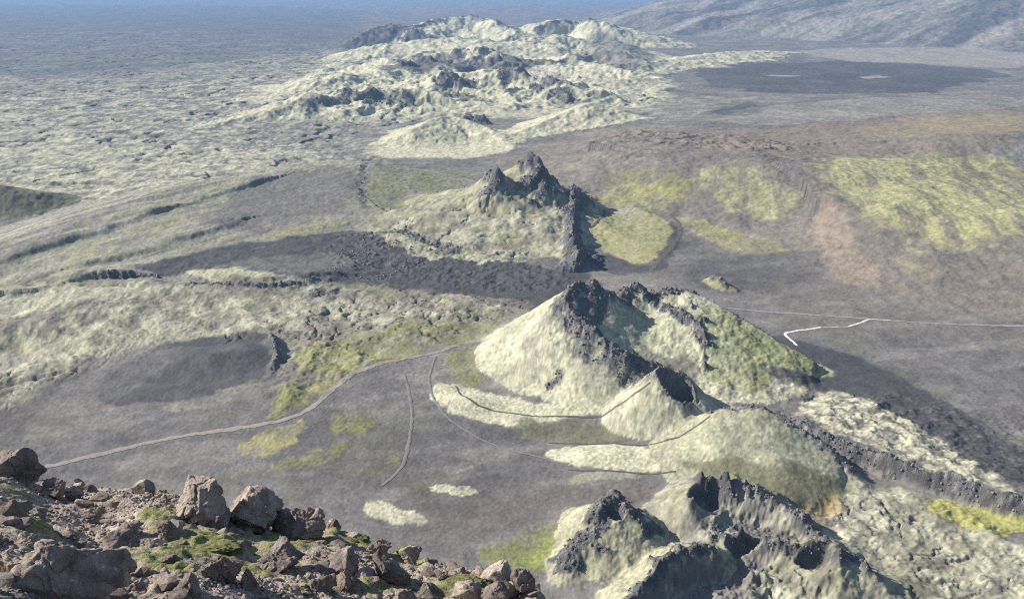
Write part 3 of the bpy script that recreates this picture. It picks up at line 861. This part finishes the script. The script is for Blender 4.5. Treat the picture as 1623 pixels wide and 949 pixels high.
def tag(o, label=None, cat=None, kind=None, group=None):
    if label: o["label"] = label
    if cat: o["category"] = cat
    if kind: o["kind"] = kind
    if group: o["group"] = group
    return o

def mesh_np(name, V, F, mat, smooth=True, parent=None, col=None, rough=None, normals=None):
    """F: (n,4) or (n,3) index array"""
    me = bpy.data.meshes.new(name)
    k = F.shape[1]
    me.vertices.add(len(V))
    me.vertices.foreach_set("co", np.ascontiguousarray(V, np.float32).ravel())
    me.loops.add(F.size)
    me.loops.foreach_set("vertex_index", np.ascontiguousarray(F, np.int32).ravel())
    me.polygons.add(len(F))
    me.polygons.foreach_set("loop_start", np.arange(0, F.size, k, dtype=np.int32))
    me.polygons.foreach_set("loop_total", np.full(len(F), k, np.int32))
    me.polygons.foreach_set("use_smooth", np.full(len(F), smooth, bool))
    me.update(calc_edges=True)
    if col is not None:
        a = me.color_attributes.new("Col", 'FLOAT_COLOR', 'POINT')
        a.data.foreach_set("color", np.concatenate([col, np.ones((len(V), 1), np.float32)], 1).astype(np.float32).ravel())
    if rough is not None:
        a = me.attributes.new("Rough", 'FLOAT', 'POINT')
        a.data.foreach_set("value", rough.astype(np.float32).ravel())
    if normals is not None:
        me.normals_split_custom_set_from_vertices(normals)
    me.materials.append(mat)
    o = bpy.data.objects.new(name, me)
    C.objects.link(o)
    if parent is not None:
        o.parent = parent
    return o

# ------------------------------------------------------------------ terrain objects
V = np.stack([X, Y, H], -1).reshape(-1, 3)
idx = np.arange(NR * NC).reshape(NR, NC)
quads = np.stack([idx[:-1, :-1], idx[:-1, 1:], idx[1:, 1:], idx[1:, :-1]], -1).reshape(-1, 4)
# one normal per grid point, shared by neighbouring pieces so that no seam shows
Px = np.gradient(V.reshape(NR, NC, 3), axis=1)
Py = np.gradient(V.reshape(NR, NC, 3), axis=0)
NRM = np.cross(Px, Py)
NRM *= np.sign(NRM[..., 2:3])
NRM /= np.linalg.norm(NRM, axis=-1, keepdims=True) + 1e-12
NRM = NRM.reshape(-1, 3)
fown = OWN[:-1, :-1].ravel().copy()
OBJS[0] = ("terrain", "plain of grey volcanic ash and moss covered lava flows between the craters", "terrain", "structure")
colf, rof = COL.reshape(-1, 3), ROUGH.ravel()
ROOT = {}
for oid, (nm, lab, cat, kind) in enumerate(OBJS):
    f = quads[fown == oid]
    if len(f) < 8:
        continue
    u, inv = np.unique(f, return_inverse=True)
    o = mesh_np(nm, V[u], inv.reshape(f.shape), M_GROUND, True, None, colf[u], rof[u], NRM[u])
    tag(o, lab, cat, kind)
    ROOT[oid] = o

# broken lava blocks lying on every crag
import bmesh
def ico(sub):
    bm = bmesh.new()
    bmesh.ops.create_icosphere(bm, subdivisions=sub, radius=1)
    v = np.array([p.co[:] for p in bm.verts])
    f = np.array([[q.index for q in p.verts] for p in bm.faces])
    bm.free()
    return v, f
ICO = {q: ico(q) for q in (1, 2, 3, 4, 5, 6)}
RUB = {}
def rubble():
    rs = np.random.RandomState(11)
    w = (CRAG > .42) * CRAG / D ** .15
    w = (w * (np.gradient(R)[:, None] / D) * (D < 4500)).ravel()
    w *= .4 + 1.2 * (fbm(X, Y, 14, 2, 190).ravel() > 0)
    lf = zone_mask([(560, 372), (640, 385), (880, 425), (900, 470), (760, 468), (620, 452), (500, 438)], 10)
    w += (lf * .22 * (np.gradient(R)[:, None] / D) * (fbm(X, Y, 20, 3, 191) > 0)).ravel()
    pick = rs.choice(X.size, 9000, replace=False, p=w / w.sum())
    v, f = ICO[2]
    shapes = []
    for i in range(12):
        n = rs.normal(size=(9, 3)); n /= np.linalg.norm(n, axis=1, keepdims=True)
        off = rs.uniform(.45, .95, 9)
        dt = v @ n.T
        rad = np.minimum(np.where(dt > .05, off / np.maximum(dt, .05), 9).min(1), 1.3)
        shapes.append(v * rad[:, None])
    v1_, f1_ = ICO[1]
    small = [v1_ * rs.uniform(.55, 1.2, (len(v1_), 1)) for _ in range(16)]
    acc = {}
    for q in pick:
        oid = int(OWN.ravel()[q])
        x, y, z = X.ravel()[q], Y.ravel()[q], H.ravel()[q]
        d = math.hypot(x, y)
        s = (.2 + .75 * rs.rand() ** 4) * (d / 470) ** .8
        s *= .5 if oid == 0 else 1
        big_ = s > .6 * (d / 470) ** .8
        p = (shapes[rs.randint(12)] if big_ else small[rs.randint(16)]) * np.array([s * rs.uniform(.8, 1.3), s * rs.uniform(.8, 1.3), s * rs.uniform(.7, 1.5)])
        a = rs.uniform(0, 6.28)
        p = np.stack([p[:, 0] * math.cos(a) - p[:, 1] * math.sin(a), p[:, 0] * math.sin(a) + p[:, 1] * math.cos(a), p[:, 2]], 1)
        acc.setdefault(oid, []).append((p + np.array([x, y, z - .15 * s]), f if big_ else f1_))
    return acc
acc = rubble()
M_LAVA = simple_mat("broken_lava", (.065, .06, .06), (.21, .20, .185), .8, .6, .3, (.34, .32, .27), .58)
for oid, ps in acc.items():
    par = ROOT.get(oid)
    st_ = np.cumsum([0] + [len(q[0]) for q in ps])
    F_ = np.concatenate([q[1] + st_[i] for i, q in enumerate(ps)])
    o = mesh_np("lava_blocks", np.concatenate([q[0] for q in ps]), F_, M_LAVA, False, par)
    tag(o, None, None, "stuff")

# the rest of the plain, all round, coarse
oc = []
a2 = np.radians(np.linspace(36.3, 360 - 36.3, 90))
r2 = np.geomspace(150, 70000, 60)
X2, Y2 = r2[:, None] * np.sin(a2), r2[:, None] * np.cos(a2)
H2 = 1.2 * fbm(X2, Y2, 90, 3, 3) - 1.0 + np.clip(r2[:, None] / 1500, 0, 3) * 2 * fbm(X2, Y2, 340, 3, 5)
i2 = np.arange(X2.size).reshape(X2.shape)
q2 = np.stack([i2[:-1, :-1], i2[:-1, 1:], i2[1:, 1:], i2[1:, :-1]], -1).reshape(-1, 4)
c2 = np.tile(np.array([[.118, .108, .097]], np.float32), (X2.size, 1)) * (1 + .4 * fbm(X2, Y2, 300, 3, 9).ravel()[:, None])
o = mesh_np("plain", np.stack([X2, Y2, H2], -1).reshape(-1, 3), q2, M_GROUND, True, None, c2, np.full(X2.size, .3))
tag(o, "wide ash plain carrying on past the crater row on every side", "plain", "structure")
# mountainside under the viewpoint
a3 = np.radians(np.linspace(0, 360, 121))
r3 = np.linspace(1.0, 230, 70)
X3, Y3 = r3[:, None] * np.sin(a3), r3[:, None] * np.cos(a3)
H3 = 168 - .93 * r3[:, None] + np.clip(r3[:, None] / 30, 0, 1) * 2.5 * fbm(X3, Y3, 20, 3, 15)
i3 = np.arange(X3.size).reshape(X3.shape)
q3 = np.stack([i3[:-1, :-1], i3[:-1, 1:], i3[1:, 1:], i3[1:, :-1]], -1).reshape(-1, 4)
c3 = np.tile(np.array([[.12, .105, .09]], np.float32), (X3.size, 1))
o = mesh_np("mountainside_terrain", np.stack([X3, Y3, H3], -1).reshape(-1, 3), q3, M_GROUND, True, None, c3, np.full(X3.size, .4))
tag(o, "steep brown mountainside falling away below the rocky ridge", "mountainside", "structure")

# ------------------------------------------------------------------ paths
def height_at(x, y):
    a, r = np.arctan2(x, y), np.hypot(x, y)
    c = np.clip((a - az[0]) / (az[1] - az[0]), 0, NC - 1.001)
    i = np.clip(np.interp(r, R, np.arange(NR)), 0, NR - 1.001)
    c0, i0 = c.astype(int), i.astype(int)
    fc, fi = c - c0, i - i0
    return (H[i0, c0] * (1 - fc) * (1 - fi) + H[i0, c0 + 1] * fc * (1 - fi) + H[i0 + 1, c0] * (1 - fc) * fi + H[i0 + 1, c0 + 1] * fc * fi)

def path(name, pts, w, mat, label, cat, lift=.22, z=None, nch=3):
    p = chaikin([hit(a, b) if z is None else G(a, b, z) for a, b in pts], nch)
    s = np.concatenate([[0], np.cumsum(np.hypot(*np.diff(p, axis=0).T))])
    n = max(int(s[-1] / 1.0), 6)
    t = np.linspace(0, s[-1], n)
    q = np.stack([np.interp(t, s, p[:, 0]), np.interp(t, s, p[:, 1])], 1)
    tg = np.gradient(q, axis=0)
    tg /= np.linalg.norm(tg, axis=1, keepdims=True) + 1e-9
    nr = np.stack([-tg[:, 1], tg[:, 0]], 1)
    q = q + nr * (.5 * pn(t / 9, t * 0, 3))[:, None]
    wl_ = w * (1 + .45 * pn(t / 6, t * 0 + 5, 4) + .35 * pn(t / 2.3, t * 0 + 2, 6))
    wr_ = w * (1 + .45 * pn(t / 6, t * 0 + 9, 8) + .35 * pn(t / 2.3, t * 0 + 3, 9))
    cols = np.linspace(-.5, .5, 5)
    P = q[:, None, :] + nr[:, None, :] * (cols[None, :] * np.where(cols[None, :] < 0, wl_[:, None], wr_[:, None]))[..., None]
    zz = height_at(P[..., 0], P[..., 1]) + lift * (1 - 1.6 * np.abs(cols[None, :]) ** 2)
    VV = np.concatenate([P, zz[..., None]], -1).reshape(-1, 3)
    ii = np.arange(n * 5).reshape(n, 5)
    qq = np.stack([ii[:-1, :-1], ii[:-1, 1:], ii[1:, 1:], ii[1:, :-1]], -1).reshape(-1, 4)
    o = mesh_np(name, VV, qq, mat, True)
    return tag(o, label, cat, 'structure')

M_PATH = simple_mat("trodden_ash", (.13, .122, .112), (.17, .16, .145), .6, .2, .05)
M_PATHD = simple_mat("dark_trodden_ash", (.07, .066, .06), (.10, .092, .08), .6, .2, .05)
M_SAND = simple_mat("pale_track_sand", (.17, .165, .155), (.23, .22, .21), .3, .1, .05)
M_PATHL = simple_mat("pale_dust", (.26, .245, .225), (.34, .32, .30), .6, .1, .05)
M_WHITE = simple_mat("bleached_sand", (.40, .375, .34), (.62, .59, .55), .8, .1, .05)
M_BROWN = simple_mat("brown_track", (.185, .165, .14), (.245, .22, .185), .4, .2, .05)
path("footpath", [(62, 742), (150, 722), (260, 694), (370, 680), (450, 667), (490, 650), (520, 622), (550, 596), (590, 580), (640, 568), (690, 560), (722, 548)], 3.3, M_BROWN, "long winding brown footpath crossing the grey ash plain to the largest crater", "path")
path("footpath", [(640, 592), (648, 620), (655, 660), (648, 700), (640, 740), (606, 770)], 1.5, M_PATH, "faint grey footpath curving down the ash plain between yellow moss patches", "path")
path("footpath", [(690, 565), (678, 600), (690, 640), (715, 668), (760, 695), (810, 715), (850, 722), (900, 735)], 1.2, M_PATH, "narrow footpath skirting the pale apron at the largest crater's foot", "path")
path("footpath", [(722, 612), (740, 636), (790, 652), (850, 660), (920, 660), (985, 640), (1012, 620), (1030, 606)], 1.1, M_PATHD, "thin dark footpath curling round the largest crater to the small vent", "path")
path("footpath", [(870, 702), (960, 702), (1050, 701), (1090, 684), (1125, 660)], 1.2, M_PATHD, "dark footpath climbing from the flat pale terrace to the lava blocks", "path")
path("footpath", [(900, 745), (1000, 748), (1070, 747)], 1.0, M_PATHD, "straight dark footpath along the lower edge of the pale terrace", "path")
path("footpath", [(934, 362), (948, 352), (957, 342), (957, 333)], 2.6, M_PATHD, "short dark curved path on the left edge of the yellow moss basin", "path")
path("footpath", [(1062, 340), (1076, 352), (1080, 372), (1062, 396), (1040, 418), (1030, 432)], 3.6, M_PATHD, "dark worn strip round the right edge of the yellow moss basin", "path")
path("track", [(1150, 488), (1300, 500), (1400, 508), (1500, 513), (1640, 516)], 2.2, M_SAND, "pale sandy vehicle track crossing the grey sand flats", "track")
path("track", [(1264, 549), (1255, 540), (1244, 530), (1246, 527), (1262, 524), (1300, 519)], 1.7, M_WHITE, "bright white bend of track behind the mossy cone tail", "track", z=0, nch=1)
path("track", [(1300, 519), (1345, 519)], 1.2, M_PATHL, "faint sandy link between two bright white stretches of track", "track", z=0, nch=1)
path("track", [(1345, 519), (1368, 512), (1380, 507), (1412, 509)], 1.5, M_WHITE, "short bright white stretch of track on the grey sand flats", "track", z=0, nch=1)

# ------------------------------------------------------------------ foreground ridge
EDGE = [(-500, 690, 12.0), (-200, 715, 11.5), (0, 735, 11.0), (60, 757, 10.6), (160, 775, 10.2), (260, 778, 9.8), (400, 815, 9.2), (520, 842, 8.8), (600, 862, 8.4),
        (660, 876, 8.1), (760, 898, 7.6), (850, 925, 7.0), (885, 985, 6.2), (960, 1120, 5.2), (1200, 1350, 4.4), (1700, 1600, 4.0)]
e_az, e_r, e_z = [], [], []
for px, py, dh in EDGE:
    d = ray(px, py)
    hz = math.hypot(d[0], d[1])
    e_az.append(math.atan2(d[0], d[1])); e_r.append(dh); e_z.append(d[2] / hz * dh)

def fg_z(x, y, rough=True):
    a, r = np.arctan2(x, y), np.hypot(x, y)
    re, ze = np.interp(a, e_az, e_r), np.interp(a, e_az, e_z)
    s = np.interp(a, [e_az[3], e_az[7], e_az[11]], [.30, .36, .42])
    z = np.where(r < re, ze + s * (re - r) - .06 * np.clip(1 - (re - r) / .8, 0, 1), ze - .06 - 1.5 * (r - re))
    if rough:
        z = z + .10 * fbm(x, y, 1.1, 3, 101) + .05 * ridged(x, y, .35, 3, 104) + .018 * fbm(x, y, .07, 2, 107)
    return z + CAMZ

def fg_hit(px, py):
    d = ray(px, py)
    hz = math.hypot(d[0], d[1])
    r = np.linspace(2.5, 14, 900)
    x, y = d[0] / hz * r, d[1] / hz * r
    zr = CAMZ + d[2] / hz * r
    f = fg_z(x, y, False) - zr
    i = np.nonzero(f >= 0)[0]
    i = i[0] if len(i) else np.argmax(f)
    return np.array([x[i], y[i], zr[i]])

gx_ = np.arange(-9.5, 3.2, .026)
gy_ = np.arange(2.2, 13.6, .03)
FX, FY = np.meshgrid(gx_, gy_)
FZ = fg_z(FX, FY)
fr, fa = np.hypot(FX, FY), np.arctan2(FX, FY)
keep = (fr - np.interp(fa, e_az, e_r) < 2.2) & (fa > math.radians(-43)) & (fa < math.radians(14))
DIRT, DIRT2 = np.array((.37, .30, .255)), np.array((.24, .19, .16))
t = sstep(-.4, .4, fbm(FX, FY, .9, 4, 111))[..., None]
FC = DIRT * t + DIRT2 * (1 - t)
t = sstep(.1, .5, fbm(FX, FY, .12, 2, 113))[..., None] * .6
FC = FC * (1 - t) + np.array((.40, .35, .31)) * t
MOSSY = [(385, 830, .45), (330, 862, .55), (230, 905, .6), (470, 868, .5), (560, 850, .35), (650, 868, .3), (740, 925, .4), (60, 845, .3), (820, 900, .25), (250, 825, .25), (420, 905, .3), (600, 930, .35), (130, 930, .25)]
gm = np.zeros(FX.shape)
for px, py, rad in MOSSY:
    p = fg_hit(px, py)
    dd = np.hypot(FX - p[0], (FY - p[1]) * .8) / rad
    gm = np.maximum(gm, 1 - sstep(.35, 1.15, dd + .5 * fbm(FX, FY, .3, 3, 117)))
gm = np.maximum(gm, sstep(.25, .6, fbm(FX, FY, .8, 4, 119)) * .55)
gcol = np.array((.17, .17, .075)) * (1 + .5 * fbm(FX, FY, .12, 3, 121)[..., None])
FC = FC * (1 - gm[..., None]) + gcol * gm[..., None]
FZ = FZ + gm * .05 + gm * .03 * fbm(FX, FY, .1, 2, 123)
fi = np.arange(FX.size).reshape(FX.shape)
fq = np.stack([fi[:-1, :-1], fi[:-1, 1:], fi[1:, 1:], fi[1:, :-1]], -1).reshape(-1, 4)
fk = (keep[:-1, :-1] & keep[1:, 1:] & keep[:-1, 1:] & keep[1:, :-1]).ravel()
fq = fq[fk]
u, inv = np.unique(fq, return_inverse=True)

def fgmat():
    m, nt, b = nodes("ridge_gravel")
    L = nt.links.new
    at = N(nt, "ShaderNodeAttribute", attribute_name="Col")
    tc = N(nt, "ShaderNodeNewGeometry")
    n1 = N(nt, "ShaderNodeTexNoise", Scale=45.0, Detail=4.0, Roughness=.7)
    L(tc.outputs["Position"], n1.inputs["Vector"])
    mr = N(nt, "ShaderNodeMapRange")
    mr.inputs[1].default_value, mr.inputs[2].default_value = .3, .7
    mr.inputs[3].default_value, mr.inputs[4].default_value = .55, 1.5
    L(n1.outputs[0], mr.inputs[0])
    mul = N(nt, "ShaderNodeVectorMath", operation='SCALE')
    L(at.outputs["Color"], mul.inputs[0])
    L(mr.outputs[0], mul.inputs["Scale"])
    L(mul.outputs[0], b.inputs["Base Color"])
    bp = N(nt, "ShaderNodeBump", Distance=.03, Strength=.8)
    L(n1.outputs[0], bp.inputs["Height"])
    L(bp.outputs[0], b.inputs["Normal"])
    return m
o = mesh_np("ridge_terrain", np.stack([FX, FY, FZ], -1).reshape(-1, 3)[u], inv.reshape(fq.shape), fgmat(), True, None, FC.reshape(-1, 3)[u].astype(np.float32), np.full(len(u), .5))
tag(o, "stony brown ridge crest with green moss patches close to the viewer", "ridge", "structure")

# ---- rocks
def rock_shape(sub, seed, cuts=14, sharp=.30, bump=.05):
    """a convex block cut by random planes, then roughened: angular broken lava"""
    r = np.random.RandomState(seed)
    v, f = ICO[sub]
    n = r.normal(size=(cuts, 3))
    n /= np.linalg.norm(n, axis=1, keepdims=True)
    off = 1 - sharp * r.uniform(.2, 1.6, cuts)
    dots = v @ n.T
    rad = np.where(dots > .05, off[None, :] / np.maximum(dots, .05), 9).min(1)
    rad = np.minimum(rad, 1.25)
    p = v * rad[:, None]
    if sub >= 4:                # broken facets: every cell of the surface set back or proud of its neighbours
        k = 46
        cd = r.normal(size=(k, 3))
        cd /= np.linalg.norm(cd, axis=1, keepdims=True)
        wv = v + .10 * np.stack([fbm(v[:, 0] * 2 + v[:, 2], v[:, 1] * 2 - v[:, 2], .6, 3, seed % 31 + q) for q in (0, 9, 17)], 1)
        dt = wv @ cd.T
        so = np.argsort(-dt, axis=1)[:, :2]
        d1, d2 = np.take_along_axis(dt, so, 1).T
        lev = r.uniform(-1, 1, k)
        e = sstep(0, .035, d1 - d2)
        p = p * (1 + bump * 1.1 * lev[so[:, 0]] * e - bump * .9 * (1 - e))[:, None]
    if bump:
        nz = (fbm(p[:, 0] + p[:, 2] * .7 + seed, p[:, 1] - p[:, 2] * .6, .55, 4, seed % 50) + .6 * ridged(p[:, 0] - p[:, 2], p[:, 1] + .8 * p[:, 2], .3, 3, seed % 40) - .3)
        p = p * (1 + bump * nz)[:, None]
    return p, f

ROCKM = [simple_mat("weathered_lava_rock", (.15, .12, .10), (.42, .345, .29), 5.0, 1.0, .05, (.52, .49, .45), .60),
         simple_mat("dark_lava_rock", (.11, .092, .084), (.29, .24, .21), 5.0, 1.0, .05, (.42, .40, .38), .63),
         simple_mat("reddish_lava_rock", (.14, .105, .09), (.34, .27, .23), 5.0, 1.0, .05, (.46, .42, .38), .62)]

# picture place of each large rock: centre, width, height (photo pixels), material, label
ROCKS = [
 (22, 738, 92, 66, 1, "dark rough boulder on the ridge skyline, farthest left of the skyline boulders"),
 (312, 792, 100, 82, 0, "tall pale pyramid shaped boulder, highest of the skyline boulders"),
 (338, 822, 52, 40, 1, "dark boulder leaning against the right foot of the pyramid shaped boulder"),
 (398, 812, 84, 66, 0, "split pale boulder with moss at its foot between the pyramid and the box shaped boulders"),
 (472, 832, 86, 52, 2, "box shaped flat topped boulder with a dark right face on the skyline"),
 (530, 836, 28, 28, 0, "little pale pointed stone beside the box shaped boulder"),
 (98, 918, 160, 110, 0, "largest boulder, pale on top with a wide dark face, low on the ridge"),
 (182, 862, 74, 44, 1, "low dark boulder above a green moss patch"),
 (14, 812, 56, 44, 1, "blue grey boulder beside the gravel at the far left"),
 (88, 778, 44, 30, 2, "small dark red boulder on the skyline right of the farthest left boulder"),
 (118, 780, 38, 22, 0, "flat pale slab rock lying on the skyline"),
 (448, 884, 90, 66, 1, "broad grey boulder with a sheer dark front below the box shaped boulder"),
 (352, 908, 84, 80, 1, "tall upright rock with rust tinted edge beneath the moss band"),
 (300, 930, 60, 60, 1, "blocky black rock below the moss band, beside the upright rock"),
 (395, 926, 50, 60, 0, "pale knobbly rock between the upright rock and a moss cushion"),
 (548, 900, 70, 70, 1, "dark rock in shade above the rust topped rock"),
 (505, 930, 56, 50, 1, "dark rock standing right of the lower moss cushion"),
 (552, 922, 50, 50, 2, "rust topped rock with pale sides near the lower edge of the ridge"),
 (615, 905, 80, 70, 1, "black shaded crag face left of the brown gravel saddle"),
 (600, 868, 52, 36, 2, "broken brown rock on the skyline left of a mossy one"),
 (650, 878, 46, 34, 0, "pale rock capped with moss on the skyline before the saddle"),
 (792, 905, 70, 44, 0, "pale lichen topped rock on the ridge's right shoulder"),
 (832, 928, 60, 76, 1, "jagged rock forming the ridge's right end"),
 (790, 940, 80, 56, 1, "layered dark rock below the lichen topped one"),
 (738, 940, 60, 40, 0, "rounded pale rock left of the layered dark one"),
 (680, 940, 60, 36, 1, "low dark rock at the foot of the gravel saddle"),
 (640, 945, 60, 44, 1, "squat black rock below the black crag face"),
 (205, 838, 40, 24, 2, "small reddish rock perched behind the low dark boulder"),
 (265, 838, 34, 30, 1, "small dark rock in gravel left of the leaning dark boulder"),
 (105, 846, 60, 26, 0, "low pale slab in the gravel above the largest boulder"),
 (46, 862, 60, 40, 0, "mossy pale rock left above the largest boulder"),
 (16, 905, 60, 50, 0, "pale rock left of the largest boulder"),
 (150, 815, 36, 22, 2, "small rusty rock in the middle of the gravel slope"),
 (60, 815, 40, 22, 0, "flat pale rock right of the blue grey boulder"),
 (205, 800, 30, 18, 0, "small pale rock just below the gravel skyline"),
 (160, 905, 40, 34, 1, "dark rock tucked against the largest boulder's right side"),
 (215, 935, 60, 36, 2, "reddish rock below the long green moss patch"),
 (100, 946, 46, 30, 1, "grey rounded rock in front of the largest boulder"),
 (268, 895, 44, 34, 2, "brown rock at the right end of the long green moss patch"),
 (700, 912, 26, 20, 2, "small dark rock on the brown gravel saddle"),
 (730, 905, 24, 14, 0, "small pale rock on the brown gravel saddle"),
]
def place_rock(o, px, py, w, h, rs, sink=.12):
    p = fg_hit(px, min(py + h * .42, 1100))
    dist = math.sqrt(p[0] ** 2 + p[1] ** 2 + (p[2] - CAMZ) ** 2)
    hw, hh = w * dist / FPX / 2, h * dist / FPX / 2
    d = ray(px, py)
    s = math.hypot(p[0], p[1]) / math.hypot(d[0], d[1])
    o.location = (d[0] * s, d[1] * s, CAMZ + d[2] * s)
    return hw, hh

for i, (px, py, w, h, mi, lab) in enumerate(ROCKS):
    p, f = rock_shape(6 if w > 75 else 5, 300 + i * 7, 12, .32, .10)
    if py > 845 and 40 < w < 110:
        w, h = w * .82, h * .82
    me_o = mesh_np("boulder", p, f, ROCKM[mi], True)
    hw, hh = place_rock(me_o, px, py, w, h, i)
    me = me_o.data
    ext = np.abs(p).max(0)
    tp = .55 if 'pyramid shaped boulder,' in lab else .65 if 'pointed' in lab else .2
    p = p * np.stack([1 - tp * p[:, 2] * .8, 1 - tp * p[:, 2] * .8, 1 + 0 * p[:, 2]], 1)
    sx, sy, sz = hw / ext[0] * .98, hw * .95 / ext[1], hh / ext[2] * 1.1
    me.vertices.foreach_set("co", (p * np.array([sx, sy, sz])).astype(np.float32).ravel())
    me.update()
    tag(me_o, lab, "boulder", None, "boulders on the ridge")

# ---- small stones: individuals, and gravel as one mass
rs = np.random.RandomState(5)
def fg_spot(lo=3.5):
    while True:
        a = rs.uniform(e_az[2] - .06, e_az[11])
        re = np.interp(a, e_az, e_r)
        r = rs.uniform(lo, re + .05)
        x, y = r * math.sin(a), r * math.cos(a)
        z = float(fg_z(np.array([x]), np.array([y]))[0])
        d = (x, y, z - CAMZ)
        depth = y * CP - d[2] * SP
        pv = (y * SP + d[2] * CP) / depth
        ppx, ppy = 811.5 + FPX * x / depth, 474.5 - FPX * pv
        if -15 < ppx < 880 and ppy < 960:
            return x, y, z
protos = []
for i in range(8):
    p, f = rock_shape(2, 900 + i, 10, .36, .05)
    protos.append((p * np.array([1, .85, .65]), f))
smes = []
for i, (p, f) in enumerate(protos):
    for mi in range(3):
        o_ = mesh_np("stone", p, f, ROCKM[mi], False)
        smes.append(o_.data)
        bpy.data.objects.remove(o_)
for i in range(230):
    x, y, z = fg_spot()
    s = .022 + .055 * rs.rand() ** 2.2 + (.09 * rs.rand() if i < 70 else 0)
    o_ = bpy.data.objects.new("stone", smes[rs.randint(len(smes))])
    o_.location = (x, y, z + s * .25)
    o_.rotation_euler = rs.uniform(-.5, .5), rs.uniform(-.5, .5), rs.uniform(0, 6.28)
    o_.scale = (s, s, s * rs.uniform(.7, 1.2))
    C.objects.link(o_)
    tag(o_, "small loose angular stone lying among the gravel of the ridge", "stone", None, "loose stones on the gravel ridge")
v1, f1 = ICO[1]
GV, GF, nn = [], [], 0
for i in range(9000):
    x, y, z = fg_spot()
    s = rs.uniform(.008, .026)
    q = v1 * rs.uniform(.6, 1.25, (len(v1), 1)) * np.array([s * rs.uniform(.7, 1.4), s * rs.uniform(.7, 1.4), s * rs.uniform(.5, .9)])
    c, sn = math.cos(i), math.sin(i)
    q = np.stack([q[:, 0] * c - q[:, 1] * sn, q[:, 0] * sn + q[:, 1] * c, q[:, 2]], 1) + np.array([x, y, z + s * .2])
    GV.append(q); GF.append(f1 + nn); nn += len(v1)
o = mesh_np("gravel", np.concatenate(GV), np.concatenate(GF), ROCKM[0], False)
tag(o, "brown and grey gravel strewn over the ridge", "gravel", "stuff")

# ---- moss cushions
M_MOSS = simple_mat("green_moss", (.085, .09, .035), (.225, .225, .095), 16, 1.0, .03, (.30, .28, .15), .66)
CUSH = [(388, 832, 60, 40, "bright green moss cushion at the foot of the split pale boulder"),
        (235, 902, 105, 50, "long green moss patch spreading below the low dark boulder"),
        (335, 862, 90, 26, "flat green moss band above the upright rock"),
        (420, 868, 70, 22, "green moss strip left of the broad grey boulder"),
        (466, 930, 84, 40, "rounded moss cushion overhanging dark rocks low on the ridge"),
        (500, 856, 40, 34, "small moss tuft on the skyline right of the box shaped boulder"),
        (556, 850, 60, 24, "thin moss cap on the skyline beside the little pointed stone"),
        (646, 868, 34, 14, "yellow green moss cap on the skyline rock before the saddle"),
        (735, 918, 60, 30, "green mossy hollow on the right of the gravel saddle")]
for i, (px, py, w, h, lab) in enumerate(CUSH):
    v, f = ICO[5]
    n = fbm(v[:, 0] + v[:, 2], v[:, 1] - v[:, 2], .7, 3, 200 + i) * .22 + fbm(v[:, 0] * 1.2, v[:, 1] + v[:, 2] * 1.3, .16, 3, 230 + i) * .10
    q = v * (1 + n)[:, None]
    c = fg_hit(px, py + h * .2)
    dist = math.sqrt(c[0] ** 2 + c[1] ** 2 + (c[2] - CAMZ) ** 2)
    hw = w * dist / FPX / 2
    q = q * np.array([hw, hw * .8, max(h * dist / FPX / 2 * .75, .05)])
    q[:, 2] += -.36 * q[:, 1] * 1.0
    o_ = mesh_np("moss_cushion", q, f, M_MOSS, True)
    o_.location = c
    tag(o_, lab, "moss", None, "moss cushions on the ridge")

# ------------------------------------------------------------------ haze
def haze():
    z0, z1, s = float(min(H.min(), H2.min())) - 1.5, max(float(H.max()), CAMZ) + 40, 72000
    bm = bmesh.new()
    bmesh.ops.create_cube(bm, size=1)
    me = bpy.data.meshes.new("haze")
    for v in bm.verts:
        v.co = (v.co.x * 2 * s, v.co.y * 2 * s, z0 if v.co.z < 0 else z1)
    bm.to_mesh(me)
    bm.free()
    m = bpy.data.materials.new("haze_air")
    m.use_nodes = True
    nt = m.node_tree
    nt.nodes.clear()
    out = nt.nodes.new("ShaderNodeOutputMaterial")
    pv = nt.nodes.new("ShaderNodeVolumePrincipled")
    pv.inputs["Color"].default_value = (.25, .42, .70, 1)
    pv.inputs["Density"].default_value = HAZE_DENSITY
    pv.inputs["Anisotropy"].default_value = 0.0
    nt.links.new(pv.outputs[0], out.inputs["Volume"])
    me.materials.append(m)
    o = bpy.data.objects.new("haze", me)
    C.objects.link(o)
    tag(o, "thin blue haze over the far plain and hills", "haze", "stuff")
haze()
